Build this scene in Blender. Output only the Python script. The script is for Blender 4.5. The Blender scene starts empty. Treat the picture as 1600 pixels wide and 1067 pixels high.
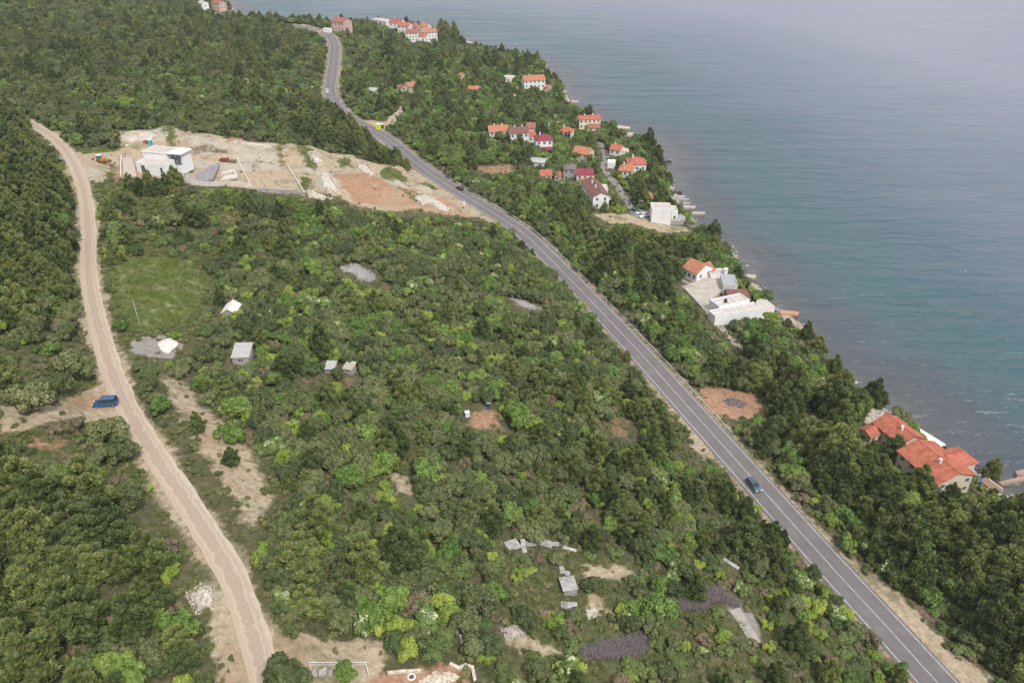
import bpy, math, random
import numpy as np
from mathutils import Vector, Matrix
R = math.radians
scene = bpy.context.scene
COL = scene.collection
# ---------------------------------------------------------------- camera
CAM_H, PITCH, F = 130.0, 31.0, 1244.0
cam_d = bpy.data.cameras.new("camera"); cam = bpy.data.objects.new("camera", cam_d); COL.objects.link(cam)
cam.location = (0, 0, CAM_H); cam.rotation_euler = (R(90 - PITCH), 0, 0)
cam_d.sensor_width = 36; cam_d.lens = 36 * F / 1600; cam_d.clip_end = 8000; cam_d.clip_start = 1
scene.camera = cam
# ---------------------------------------------------------------- light
SUN_EL, SUN_AZ = 52, 150          # azimuth clockwise from +Y (the viewing direction)
w = bpy.data.worlds.new("World"); scene.world = w; w.use_nodes = True
nt = w.node_tree; nt.nodes.clear()
sky = nt.nodes.new("ShaderNodeTexSky"); sky.sky_type = 'NISHITA'; sky.sun_disc = False
sky.sun_elevation = R(SUN_EL); sky.sun_rotation = R(SUN_AZ); sky.dust_density = 3; sky.air_density = 1
tc = nt.nodes.new("ShaderNodeTexCoord")
cl = nt.nodes.new("ShaderNodeTexNoise"); cl.inputs['Scale'].default_value = 2.5; cl.inputs['Detail'].default_value = 5
cr = nt.nodes.new("ShaderNodeValToRGB")
cr.color_ramp.elements[0].position = .3; cr.color_ramp.elements[0].color = (4.3, 4.6, 5.5, 1)
cr.color_ramp.elements[1].position = .75; cr.color_ramp.elements[1].color = (10, 9.8, 10.4, 1)
mx = nt.nodes.new("ShaderNodeMix"); mx.data_type = 'RGBA'; mx.inputs['Factor'].default_value = .8
bg = nt.nodes.new("ShaderNodeBackground"); bg.inputs['Strength'].default_value = .096
wo = nt.nodes.new("ShaderNodeOutputWorld")
nt.links.new(tc.outputs['Generated'], cl.inputs['Vector']); nt.links.new(cl.outputs['Fac'], cr.inputs['Fac'])
nt.links.new(sky.outputs[0], mx.inputs[6]); nt.links.new(cr.outputs[0], mx.inputs[7])
nt.links.new(mx.outputs[2], bg.inputs['Color']); nt.links.new(bg.outputs[0], wo.inputs['Surface'])
sd = bpy.data.lights.new("sun", 'SUN'); sun = bpy.data.objects.new("sun", sd); COL.objects.link(sun)
sd.energy = 2.3; sd.angle = R(8); sd.color = (1, .97, .93)
_sdir = Vector((math.sin(R(SUN_AZ)) * math.cos(R(SUN_EL)), math.cos(R(SUN_AZ)) * math.cos(R(SUN_EL)), math.sin(R(SUN_EL))))
sun.rotation_euler = _sdir.to_track_quat('Z', 'Y').to_euler(); sun.location = (0, 0, 300)
scene.view_settings.view_transform = 'Standard'; scene.view_settings.look = 'None'
scene.view_settings.gamma = 1; scene.view_settings.exposure = 0.46
scene.render.engine = 'CYCLES'
cy = scene.cycles
cy.max_bounces = 5; cy.diffuse_bounces = 2; cy.glossy_bounces = 2; cy.transmission_bounces = 2; cy.volume_bounces = 0; cy.transparent_max_bounces = 4
# ---------------------------------------------------------------- rays and polylines
cp, sp = math.cos(R(PITCH)), math.sin(R(PITCH))
def ray(px, py):
    X = (px - 800) / F; Y = -(py - 533.5) / F
    return np.array((X, cp + Y * sp, -sp + Y * cp))
def PZ(px, py, z=0.0):
    d = ray(px, py); t = (z - CAM_H) / d[2]
    return np.array((d[0] * t, d[1] * t, z))
def to_px(x, y, z):
    dz = z - CAM_H; dep = y * cp - dz * sp; up = y * sp + dz * cp
    dep = np.maximum(dep, 1e-3)
    return 800 + F * x / dep, 533.5 - F * up / dep, dep
def seg_dist(x, y, pts):
    best = np.full(np.shape(x), 1e9); pts = np.asarray(pts)[:, :2]
    for a, b in zip(pts[:-1], pts[1:]):
        ab = b - a; L = (ab ** 2).sum() + 1e-9
        t = np.clip(((x - a[0]) * ab[0] + (y - a[1]) * ab[1]) / L, 0, 1)
        best = np.minimum(best, (x - a[0] - t * ab[0]) ** 2 + (y - a[1] - t * ab[1]) ** 2)
    return np.sqrt(best)
def inside(x, y, poly):
    c = np.zeros(np.shape(x), bool); n = len(poly)
    for i in range(n):
        x1, y1 = poly[i][:2]; x2, y2 = poly[(i + 1) % n][:2]
        if y1 == y2: continue
        m = ((y1 > y) != (y2 > y)) & (x < (x2 - x1) * (y - y1) / (y2 - y1) + x1)
        c ^= m
    return c
def catmull(pts, step=2.0):
    pts = [np.array(p, float) for p in pts]; P = [2 * pts[0] - pts[1]] + pts + [2 * pts[-1] - pts[-2]]; out = []
    for i in range(1, len(P) - 2):
        p0, p1, p2, p3 = P[i - 1:i + 3]; n = max(2, int(np.linalg.norm(p2 - p1) / step))
        for k in range(n):
            t = k / n
            out.append(.5 * (2 * p1 + (p2 - p0) * t + (2 * p0 - 5 * p1 + 4 * p2 - p3) * t * t + (-p0 + 3 * p1 - 3 * p2 + p3) * t ** 3))
    out.append(pts[-1]); return np.array(out)
# value noise on the plane
_rs = np.random.RandomState(7); _T = _rs.rand(256, 256)
def vnoise(x, y, s):
    x = np.asarray(x) / s + 1000.3; y = np.asarray(y) / s + 1000.7
    xi = np.floor(x).astype(int); yi = np.floor(y).astype(int); fx = x - xi; fy = y - yi
    fx = fx * fx * (3 - 2 * fx); fy = fy * fy * (3 - 2 * fy)
    g = lambda a, b: _T[a % 256, b % 256]
    return (g(xi, yi) * (1 - fx) + g(xi + 1, yi) * fx) * (1 - fy) + (g(xi, yi + 1) * (1 - fx) + g(xi + 1, yi + 1) * fx) * fy
# ---------------------------------------------------------------- the lie of the land
SHORE_PX = [(340, -14), (347, 3), (360, 10), (369, 16), (352, 20), (335, 22), (323, 24), (330, 29), (350, 34), (385, 40), (430, 41), (480, 41), (530, 38),
            (590, 38), (640, 38), (682, 47), (712, 59), (728, 69), (750, 75), (800, 84), (850, 100), (860, 113), (866, 124), (884, 137), (893, 168),
            (925, 182), (950, 194), (968, 205), (1003, 214), (1014, 226), (1036, 244), (1046, 262), (1049, 285), (1053, 303), (1066, 325), (1084, 350),
            (1104, 362), (1140, 388), (1163, 420), (1178, 442), (1200, 464), (1234, 492), (1262, 528), (1300, 568), (1345, 606), (1395, 645),
            (1440, 680), (1490, 715), (1540, 750), (1600, 792), (1720, 880), (1900, 1030)]
SHORE = [PZ(*p) for p in SHORE_PX]
SHORE = [np.array((-330., 1500., 0)), ] + SHORE
LAND = [tuple(p[:2]) for p in SHORE] + [(260, -60), (-1500, -60), (-1500, 1500)]
CTRL = [(1480, 1067, 9), (1330, 915, 9), (1155, 722, 9), (1000, 552, 9), (850, 395, 9), (720, 303, 10), (590, 208, 12), (545, 182, 13), (515, 140, 15), (521, 80, 19), (485, 44, 24),
        (415, 1060, 40), (300, 820, 41), (170, 600, 42), (140, 430, 42), (125, 300, 41), (110, 240, 40), (30, 190, 41),
        (0, 1000, 47), (0, 700, 50), (0, 450, 50), (-100, 300, 50), (-200, 700, 56), (0, 200, 46), (640, 1060, 32), (620, 700, 29), (560, 420, 29), (900, 1060, 25), (900, 700, 18.5),
        (250, 285, 36), (300, 240, 35), (450, 265, 28), (450, 300, 28), (650, 300, 17), (600, 250, 20), (400, 200, 30), (250, 150, 36), (60, 80, 44), (200, 50, 40), (350, 50, 30), (420, 40, 25), (330, 10, 5), (280, 12, 9), (200, 5, 22),
        (560, 40, 12), (640, 52, 7), (700, 62, 4), (650, 100, 12), (750, 95, 8), (840, 105, 4), (620, 150, 12), (800, 160, 8), (870, 150, 4), (700, 220, 10), (800, 230, 8.5), (900, 215, 5.5),
        (850, 290, 7.5), (950, 300, 5), (1000, 250, 3.2), (900, 340, 7), (1020, 345, 3.4), (1000, 430, 6.5), (1090, 440, 4), (1140, 480, 4), (1160, 560, 5.5), (1250, 620, 4.5), (1300, 720, 5), (1410, 710, 3.2), (1480, 770, 3.2),
        (1450, 860, 5.5), (1560, 960, 5.5), (1580, 850, 3.5), (1700, 1067, 5), (1150, 650, 7.5)]
cpts = np.array([PZ(*c) for c in CTRL] + [p for p in SHORE[1::2]] + [np.array((-700., 200., 62)), np.array((-900., 900., 50)), np.array((-200., 1400., 5)), np.array((-100., 20., 44)), np.array((60., 20., 16)), np.array((140., 40., 3))])
def _tps():
    n = len(cpts); X = cpts[:, :2] / 100
    d2 = ((X[:, None] - X[None]) ** 2).sum(-1); K = .5 * d2 * np.log(d2 + 1e-9)
    K += np.eye(n) * .06
    A = np.zeros((n + 3, n + 3)); A[:n, :n] = K; A[:n, n:] = np.c_[np.ones(n), X]; A[n:, :n] = A[:n, n:].T
    s = np.linalg.solve(A, np.r_[cpts[:, 2], 0, 0, 0]); return X, s
_X, _S = _tps()
HWY_PX = [(1640, 1255), (1530, 1137), (1437, 1036), (1392, 986), (1286, 871), (1151, 720), (1080, 641), (977, 527), (850, 395), (800, 352), (720, 302), (677, 275), (650, 255), (605, 217), (575, 200),
          (548, 186), (530, 171), (518, 150), (516, 135), (521, 100), (523, 75), (518, 60), (507, 52), (485, 45), (455, 39)]
HWY_H = [9, 9, 9, 9, 9, 9, 9, 9, 9, 9.3, 10, 10.5, 11, 12, 12.4, 13, 13.5, 14.5, 15, 17.5, 19.2, 20.6, 21.6, 24, 26]
TRK_PX = [(440, 1200, 39), (415, 1067, 40), (393, 985, 40), (362, 900, 40.5), (305, 805, 41), (240, 708, 41.5), (200, 640, 42), (168, 560, 42), (147, 480, 42), (138, 420, 42), (138, 360, 41.6), (131, 300, 41), (113, 252, 40), (90, 222, 40), (60, 200, 40.5), (38, 188, 41), (0, 178, 42), (-60, 160, 43)]
HWY = catmull([PZ(p[0], p[1], h) for p, h in zip(HWY_PX, HWY_H)], 3)
TRK = catmull([PZ(*p) for p in TRK_PX], 2)
xs = np.concatenate([np.arange(-1300, -330, 14), np.arange(-330, 230, 1.7), np.arange(230, 420, 6), [420]])
ys = np.concatenate([np.arange(-50, 50, 8), np.arange(50, 330, 1.5), np.arange(330, 560, 2.2), np.arange(560, 1000, 4), np.arange(1000, 1500, 20)])
GX, GY = np.meshgrid(xs, ys)
def shore_d(x, y):
    d = seg_dist(x, y, SHORE); return np.where(inside(x, y, LAND), d, -d)
def raw_h(x, y):
    shp = x.shape; q = np.c_[x.ravel(), y.ravel()] / 100; out = np.full(len(q), _S[-3]) + q @ _S[-2:]
    for i in range(len(_X)):
        d2 = (q[:, 0] - _X[i, 0]) ** 2 + (q[:, 1] - _X[i, 1]) ** 2; out += _S[i] * .5 * d2 * np.log(d2 + 1e-9)
    return out.reshape(shp)
GD = shore_d(GX, GY) + (vnoise(GX, GY, 9) - .5) * 3
H = np.clip(raw_h(GX, GY), .8, 64)
H = np.where(GD > 0, H * (1 - np.exp(-GD / 7)) , np.maximum(GD * .25, -9))
def near_line(line, wid, soft):
    d = np.full(GX.shape, 1e9)
    x0, y0 = line[:, 0].min() - 40, line[:, 1].min() - 40; x1, y1 = line[:, 0].max() + 40, line[:, 1].max() + 40
    m = (GX > x0) & (GX < x1) & (GY > y0) & (GY < y1)
    d[m] = seg_dist(GX[m], GY[m], line[::2]); return d
D_HWY = near_line(HWY, 0, 0); D_TRK = near_line(TRK, 0, 0)
def carve(H, D, line, wid, soft):
    m = D < wid + soft
    gx, gy = GX[m], GY[m]; idx = np.empty(gx.size, int)
    for i in range(0, gx.size, 2000):
        idx[i:i + 2000] = ((gx[i:i + 2000, None] - line[None, :, 0]) ** 2 + (gy[i:i + 2000, None] - line[None, :, 1]) ** 2).argmin(1)
    k = np.clip((D[m] - wid) / soft, 0, 1); k = k * k * (3 - 2 * k)
    H[m] = line[idx, 2] * (1 - k) + H[m] * k
    return H
H = carve(H, D_HWY, HWY, 6, 12); H = carve(H, D_TRK, TRK, 4, 8)
# ---------------------------------------------------------------- grid look-ups
def grid_at(G, x, y):
    x = np.clip(np.asarray(x, float), xs[0], xs[-1] - 1e-3); y = np.clip(np.asarray(y, float), ys[0], ys[-1] - 1e-3)
    i = np.searchsorted(xs, x, 'right') - 1; j = np.searchsorted(ys, y, 'right') - 1
    fx = (x - xs[i]) / (xs[i + 1] - xs[i]); fy = (y - ys[j]) / (ys[j + 1] - ys[j])
    return (G[j, i] * (1 - fx) + G[j, i + 1] * fx) * (1 - fy) + (G[j + 1, i] * (1 - fx) + G[j + 1, i + 1] * fx) * fy
VX, VY, VDEP = to_px(GX, GY, H)
CH = {k: np.zeros(GX.shape) for k in ('tan', 'red', 'grass', 'gray', 'pale', 'sparse', 'bare')}
INV = GY > 40
def paint(ch, poly, v=1.0, bare=None):
    m = inside(VX, VY, poly) & INV & (VDEP < 1400); CH[ch][m] = np.maximum(CH[ch][m], v)
    if ch != 'sparse':
        b = {'tan': .97, 'red': .95, 'pale': .98, 'gray': .99, 'grass': .8}[ch] if bare is None else bare
        CH['bare'][m] = np.maximum(CH['bare'][m], b)
    return m
def clear(poly, v=0.0):
    m = inside(VX, VY, poly)
    for k in ('tan', 'red', 'pale'): CH[k][m] *= v
SITE = [(112, 238), (140, 240), (188, 236), (190, 225), (188, 206), (245, 203), (275, 205), (350, 213), (355, 220), (400, 222), (430, 222), (460, 234), (480, 231), (520, 244), (545, 243), (580, 253), (620, 258), (660, 276), (720, 300),
        (772, 346), (745, 341), (700, 338), (650, 333), (600, 331), (560, 327), (540, 318), (520, 310), (478, 308), (440, 303), (380, 292), (300, 287), (210, 278), (165, 285), (142, 287), (125, 275)]
CLEAR = []   # pixel outlines of open ground, kept free of crowns standing in front
def open_paint(ch, poly, v=1.0, bare=None): CLEAR.append(poly); return paint(ch, poly, v, bare)
paint('sparse', [(135, 288), (300, 300), (420, 330), (380, 380), (330, 400), (330, 480), (300, 530), (195, 560), (170, 470), (145, 400)], .75)
paint('sparse', [(780, 850), (1000, 870), (1300, 960), (1430, 1067), (1500, 1250), (740, 1250), (740, 1067), (770, 990)], .5)
paint('sparse', [(0, 560), (150, 560), (200, 640), (290, 780), (350, 900), (300, 960), (290, 850), (200, 740), (0, 740)], .5)
paint('sparse', [(0, 1000), (70, 1000), (80, 1067), (0, 1067)], .6)
paint('sparse', [(0, 300), (60, 330), (60, 400), (0, 380)], .4)
paint('sparse', [(0, 0), (300, 0), (350, 20), (330, 35), (250, 28), (0, 20)], .4)
open_paint('tan', SITE)
for p in ([(248, 204), (275, 203), (278, 222), (268, 238), (256, 222)], [(462, 238), (478, 233), (499, 252), (499, 268), (478, 262)], [(525, 250), (545, 246), (556, 263), (533, 269)],
          [(595, 262), (620, 260), (642, 282), (612, 292), (590, 284)], [(618, 298), (645, 300), (667, 322), (655, 327), (640, 318)], [(470, 277), (492, 281), (488, 300), (466, 300)],
          [(170, 249), (183, 249), (180, 284), (165, 286)], [(650, 283), (690, 290), (700, 298), (665, 296)], [(433, 226), (441, 226), (445, 262), (434, 262)], [(400, 245), (440, 262), (400, 262)]):
    clear(p, .25); paint('grass', p, .6, .93)
open_paint('red', [(520, 283), (560, 281), (600, 288), (610, 298), (590, 315), (560, 328), (545, 312)])
paint('red', [(560, 323), (600, 330), (650, 335), (740, 342), (700, 318), (640, 298), (600, 303)], .6)
paint('red', [(355, 216), (380, 217), (386, 223), (356, 222)]); paint('red', [(430, 227), (447, 230), (442, 238)], .7); paint('red', [(182, 250), (190, 250), (188, 300), (176, 300)], .95)
paint('red', [(400, 262), (450, 262), (470, 300), (420, 296)], .3)
for p in ([(496, 274), (515, 274), (531, 300), (520, 308), (500, 306)], [(190, 206), (245, 203), (266, 214), (262, 226), (220, 224), (190, 222)], [(360, 222), (428, 224), (436, 262), (400, 262), (366, 257)], [(285, 218), (350, 216), (357, 235), (300, 238)], [(120, 262), (160, 262), (165, 283), (140, 285)]):
    paint('pale', p, .9)
for line, wid in (([(383, 263), (420, 262), (460, 265), (500, 270), (540, 276), (590, 284), (640, 291), (700, 298)], 3.4), ([(300, 252), (383, 258)], 6)):
    L = np.array([(PZ(x, y, grid_at(H, *PZ(x, y, 30)[:2]))) for x, y in line]); D = near_line(catmull(L, 4), 0, 0)
    CH['pale'] = np.maximum(CH['pale'], np.clip(1.6 - D / wid, 0, 1)); CH['grass'] *= np.clip(D / wid - .6, 0, 1)
open_paint('tan', [(60, 632), (110, 622), (140, 604), (182, 604), (212, 662), (165, 666), (120, 655), (60, 664)]); paint('red', [(100, 632), (150, 612), (180, 612), (190, 640), (150, 645)], .55)
open_paint('tan', [(0, 630), (60, 630), (60, 668), (0, 684)], .95); open_paint('red', [(35, 680), (105, 678), (115, 700), (60, 716), (35, 708)], .6)
open_paint('tan', [(322, 935), (350, 915), (402, 985), (420, 1067), (440, 1250), (345, 1250), (342, 1067), (326, 1005)])
open_paint('tan', [(428, 988), (480, 992), (540, 998), (595, 1003), (602, 1047), (560, 1052), (480, 1042), (440, 1045)])
paint('pale', [(285, 922), (350, 885), (362, 945), (330, 966), (298, 962)], .55, .8)
open_paint('red', [(575, 1050), (735, 1037), (745, 1200), (575, 1200)], .9); paint('tan', [(440, 1045), (600, 1048), (575, 1200), (440, 1200)], .7)
open_paint('tan', [(252, 590), (292, 596), (336, 646), (398, 706), (430, 780), (412, 822), (378, 830), (362, 780), (322, 722), (284, 664), (262, 622)], .72)
paint('tan', [(225, 570), (290, 580), (310, 620), (260, 610)], .45, .7)
open_paint('grass', [(172, 420), (205, 402), (295, 400), (328, 440), (318, 480), (262, 520), (205, 520), (180, 470)], 1, .93)
paint('grass', [(60, 250), (108, 256), (116, 290), (60, 276)], 1, .9); paint('grass', [(120, 230), (188, 224), (186, 240), (140, 240)], 1, .9); paint('grass', [(140, 290), (230, 290), (280, 300), (200, 330), (150, 320)], .8, .7)
for p in ([(240, 318), (275, 316), (278, 326), (245, 328)], [(335, 332), (370, 325), (385, 340), (360, 358), (338, 352)], [(252, 306), (290, 312), (285, 318)], [(310, 330), (330, 328), (325, 338)]): paint('red', p, .6, .9)
open_paint('gray', [(198, 534), (250, 522), (286, 530), (282, 556), (235, 559), (200, 552)], .8); paint('gray', [(92, 243), (108, 242), (112, 249), (100, 253), (91, 250)])
for p, v in (([(732, 640), (785, 638), (787, 674), (735, 672)], .75), ([(540, 585), (565, 585), (560, 605), (535, 602)], .5), ([(470, 582), (490, 585), (488, 610), (476, 606)], .5), ([(940, 650), (990, 655), (985, 690), (955, 685)], .42)): open_paint('red', p, v)
for p in ([(598, 733), (640, 745), (650, 775), (628, 768)], [(900, 880), (960, 877), (1000, 893), (965, 906), (915, 900)], [(905, 915), (945, 925), (960, 965), (925, 955)], [(800, 980), (850, 1000), (890, 1015), (850, 1022), (790, 1010)],
          [(1078, 662), (1128, 722), (1100, 722), (1078, 694)], [(925, 337), (960, 335), (990, 335), (1015, 345), (1070, 355), (1080, 363), (1040, 362), (990, 350), (950, 352)], [(1255, 640), (1288, 640), (1282, 652), (1262, 654)],
          [(563, 186), (600, 191), (628, 168), (616, 190), (602, 197), (596, 207), (612, 222), (606, 228), (588, 215), (565, 196)]): open_paint('tan', p, .85)
for p in ([(524, 416), (560, 409), (592, 430), (585, 444), (558, 440)], [(660, 430), (680, 445), (670, 448)], [(785, 462), (850, 480), (845, 490), (800, 478)], [(800, 842), (890, 846), (905, 860), (800, 868)]): open_paint('pale', p, .35)
open_paint('gray', [(1128, 944), (1160, 944), (1198, 1002), (1175, 1006)], .75)
open_paint('red', [(1088, 606), (1130, 600), (1185, 612), (1196, 650), (1150, 656), (1105, 642)], .8)
open_paint('tan', [(1340, 884), (1378, 900), (1466, 990), (1562, 1067), (1730, 1200), (1640, 1200), (1500, 1067), (1420, 985)], 1.0)
open_paint('red', [(735, 262), (800, 254), (808, 272), (760, 274)], .6); paint('red', [(660, 257), (700, 262), (735, 266), (700, 268)], .7)
open_paint('tan', [(1068, 445), (1108, 438), (1135, 455), (1135, 470), (1108, 490)], .6); paint('pale', [(1350, 640), (1382, 645), (1392, 660), (1352, 668)], .8)
paint('gray', [(985, 325), (1017, 330), (1020, 345), (1000, 345), (985, 338)], .5)
# strips along both roads
n5 = vnoise(GX, GY, 6)
SIDE = None
CH['tan'] = np.maximum(CH['tan'], np.clip((2.0 + 3.4 * n5 - D_TRK) / 1.4, 0, 1) * .8)
CH['bare'] = np.maximum(CH['bare'], (D_TRK < 2.9) * 1.0); CH['bare'] = np.maximum(CH['bare'], (D_HWY < 6.0) * 1.0)
CH['tan'] = np.maximum(CH['tan'], np.clip((5.6 + 1.8 * n5 - D_HWY) / 1.0, 0, 1) * .6)
# a thin margin of wave-washed stone along the shore
CH['pale'] = np.maximum(CH['pale'], (np.abs(GD - 1.0) < 3.0) * .75)
CH['bare'] = np.maximum(CH['bare'], (GD < 2.6) * 1.0)
# heaps and hummocks on the dug ground
bump = (CH['tan'] + CH['pale'] + CH['red']).clip(0, 1) * (D_TRK > 6) * (D_HWY > 9)
site = inside(VX, VY, SITE) * (D_HWY > 12) * (D_TRK > 8) * 1.0
for _ in range(3): site = (site * 4 + np.roll(site, 1, 0) + np.roll(site, -1, 0) + np.roll(site, 1, 1) + np.roll(site, -1, 1)) / 8
flat = np.clip(1 - np.hypot((VX - 245) / 70, (VY - 265) / 32), 0, 1) + (np.abs(VX - 390) < 95) * (np.abs(VY - 279) < 27); site *= 1 - np.clip(flat * 3, 0, 1)
tr = vnoise(GX, GY, 26) * 7 + vnoise(GX, GY, 11) * 1.5; st = np.floor(tr) + np.clip((tr - np.floor(tr)) * 3.2, 0, 1)
H = H + site * ((st - 4) * 1.25 + (vnoise(GX, GY, 5) - .5) * 1.9 + (vnoise(GX, GY, 2.6) - .5) * 1.2)
H = H + bump * ((vnoise(GX, GY, 7) - .5) * .9 + (vnoise(GX, GY, 3) - .5) * .45) * (1 - np.clip(flat * 3, 0, 1))
H = H + (D_TRK > 6) * (D_HWY > 8) * (GD > 3) * ((vnoise(GX, GY, 22) - .5) * 1.6)
def h_at(x, y): return grid_at(H, x, y)
def P(px, py, dh=0.0):
    """the point of the ground (or dh metres above it) seen at a pixel"""
    d = ray(px, py); z = np.linspace(75, -2, 1200); t = (z - CAM_H) / d[2]; x, y = d[0] * t, d[1] * t
    g = h_at(x, y).clip(0) + dh; i = np.argmax(z < g); a = z[i - 1] - g[i - 1]; b = g[i] - z[i]; k = a / (a + b + 1e-9)
    return Vector((x[i - 1] + (x[i] - x[i - 1]) * k, y[i - 1] + (y[i] - y[i - 1]) * k, z[i - 1] + (z[i] - z[i - 1]) * k))
def G(px, py):
    p = P(px, py); return Vector((p.x, p.y, float(h_at(p.x, p.y))))
# ground seen through a coarse raster of the view: used to keep crowns off the open ground
QX, QY = np.meshgrid(np.arange(2, 1600, 4), np.arange(2, 1067, 4))
dX = (QX - 800) / F; dU = -(QY - 533.5) / F; dyw = cp + dU * sp; dzw = -sp + dU * cp
GDEP = np.full(QX.shape, 1e5)
prev = None
for z in np.linspace(66, -1, 90):
    t = (z - CAM_H) / dzw; g = h_at(dX * t, dyw * t); hit = (z < g) & (GDEP > 9e4); GDEP[hit] = t[hit]
gx_, gy_ = dX * GDEP, dyw * GDEP
PROT = np.zeros(QX.shape)
def protect(poly, depth=None):
    m = inside(QX, QY, poly); PROT[m] = np.maximum(PROT[m], GDEP[m] - 1.5 if depth is None else depth)
for p in CLEAR: protect(p)
# ---------------------------------------------------------------- node helpers
def new_mat(name):
    m = bpy.data.materials.new(name); m.use_nodes = True; m.node_tree.nodes.clear(); return m, m.node_tree.nodes, m.node_tree.links
def nd(ns, t, **kw):
    n = ns.new(t)
    for k, v in kw.items():
        if k in n.inputs: n.inputs[k].default_value = v
        else: setattr(n, k, v)
    return n
def mixc(ns, ls, fac, a, b, blend='MIX'):
    n = ns.new('ShaderNodeMix'); n.data_type = 'RGBA'; n.blend_type = blend
    for s, v in ((0, fac), (6, a), (7, b)):
        if hasattr(v, 'links'): ls.new(v, n.inputs[s])
        else: n.inputs[s].default_value = v if s == 0 or len(v) == 4 else (*v, 1)
    return n.outputs[2]
def ramp(ns, ls, fac, stops):
    n = ns.new('ShaderNodeValToRGB'); e = n.color_ramp.elements
    while len(e) < len(stops): e.new(.5)
    for k, (p, c) in enumerate(stops): e[k].position = p; e[k].color = (*c, 1) if len(c) == 3 else c
    ls.new(fac, n.inputs[0]); return n.outputs[0]
def math_(ns, ls, op, a, b=None, clamp=False):
    n = ns.new('ShaderNodeMath'); n.operation = op; n.use_clamp = clamp
    for s, v in ((0, a), (1, b)):
        if v is None: continue
        if hasattr(v, 'links'): ls.new(v, n.inputs[s])
        else: n.inputs[s].default_value = v
    return n.outputs[0]
def finish(m, ns, ls, col, rough=.9, bump=None, bstr=.3, bdist=.1, spec=.3, metal=0):
    b = ns.new('ShaderNodeBsdfPrincipled'); o = ns.new('ShaderNodeOutputMaterial')
    if hasattr(col, 'links'): ls.new(col, b.inputs['Base Color'])
    else: b.inputs['Base Color'].default_value = (*col, 1)
    if hasattr(rough, 'links'): ls.new(rough, b.inputs['Roughness'])
    else: b.inputs['Roughness'].default_value = rough
    b.inputs['Specular IOR Level'].default_value = spec; b.inputs['Metallic'].default_value = metal
    if bump is not None:
        u = nd(ns, 'ShaderNodeBump', Strength=bstr, Distance=bdist); ls.new(bump, u.inputs['Height']); ls.new(u.outputs[0], b.inputs['Normal'])
    ls.new(b.outputs[0], o.inputs[0]); return m
def noise(ns, ls, vec, scale, detail=4, rough=.55, **kw):
    n = nd(ns, 'ShaderNodeTexNoise', Scale=scale, Detail=detail, Roughness=rough, **kw); ls.new(vec, n.inputs['Vector']); return n.outputs['Fac']
MATS = {}
def simple(name, col, rough=.8, var=.12, scale=1.5, metal=0, spec=.3, bump=0):
    if name in MATS: return MATS[name]
    m, ns, ls = new_mat(name); g = ns.new('ShaderNodeNewGeometry')
    f = noise(ns, ls, g.outputs['Position'], scale, 5)
    dark = tuple(c * (1 - 2 * var) for c in col); lite = tuple(min(1, c * (1 + var)) for c in col)
    c = ramp(ns, ls, f, [(.3, dark), (.62, lite)])
    MATS[name] = finish(m, ns, ls, c, rough, f if bump else None, bump, .05, spec, metal); return MATS[name]
# ---------------------------------------------------------------- object helpers
def tag(o, label=None, cat=None, group=None, kind=None):
    if label: o['label'] = label
    if cat: o['category'] = cat
    if group: o['group'] = group
    if kind: o['kind'] = kind
    return o
def empty(name, loc, rz=0.0):
    o = bpy.data.objects.new(name, None); COL.objects.link(o); o.location = loc; o.rotation_euler = (0, 0, rz); o.empty_display_size = .3; return o
class MB:
    def __init__(s): s.v = []; s.f = []; s.m = []
    def add(s, vs, fs, mi=0):
        o = len(s.v); s.v += [tuple(v) for v in vs]; s.f += [tuple(o + i for i in f) for f in fs]; s.m += [mi] * len(fs); return s
    def box(s, x0, y0, z0, x1, y1, z1, mi=0, rz=0, M=None):
        vs = [(x, y, z) for z in (z0, z1) for y in (y0, y1) for x in (x0, x1)]
        if rz:
            cx, cy_ = (x0 + x1) / 2, (y0 + y1) / 2; c, n = math.cos(rz), math.sin(rz)
            vs = [(cx + (x - cx) * c - (y - cy_) * n, cy_ + (x - cx) * n + (y - cy_) * c, z) for x, y, z in vs]
        if M: vs = [M @ Vector(v) for v in vs]
        return s.add(vs, [(0, 2, 3, 1), (4, 5, 7, 6), (0, 1, 5, 4), (2, 6, 7, 3), (0, 4, 6, 2), (1, 3, 7, 5)], mi)
    def tube(s, a, b, r0, r1=None, n=8, mi=0):
        a, b = Vector(a), Vector(b); r1 = r0 if r1 is None else r1; d = (b - a).normalized(); u = d.orthogonal().normalized(); v = d.cross(u)
        vs = [p + (u * math.cos(2 * math.pi * k / n) + v * math.sin(2 * math.pi * k / n)) * r for p, r in ((a, r0), (b, r1)) for k in range(n)]
        return s.add(vs, [(k, (k + 1) % n, n + (k + 1) % n, n + k) for k in range(n)] + [tuple(range(n))[::-1], tuple(range(n, 2 * n))], mi)
    def prism(s, pts, z0, z1, mi=0):
        n = len(pts); a = sum(pts[i][0] * pts[(i + 1) % n][1] - pts[(i + 1) % n][0] * pts[i][1] for i in range(n))
        if a < 0: pts = pts[::-1]
        return s.add([(*p, z0) for p in pts] + [(*p, z1) for p in pts], [(k, (k + 1) % n, n + (k + 1) % n, n + k) for k in range(n)] + [tuple(range(n))[::-1], tuple(range(n, 2 * n))], mi)
    def build(s, name, mats, parent=None, loc=None, smooth=False):
        me = bpy.data.meshes.new(name); me.from_pydata(s.v, [], s.f)
        for m in (mats if isinstance(mats, (list, tuple)) else [mats]): me.materials.append(m)
        me.polygons.foreach_set('material_index', s.m); me.polygons.foreach_set('use_smooth', [smooth] * len(s.f)); me.update()
        o = bpy.data.objects.new(name, me); COL.objects.link(o)
        if parent: o.parent = parent
        if loc is not None: o.location = loc
        return o
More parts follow.
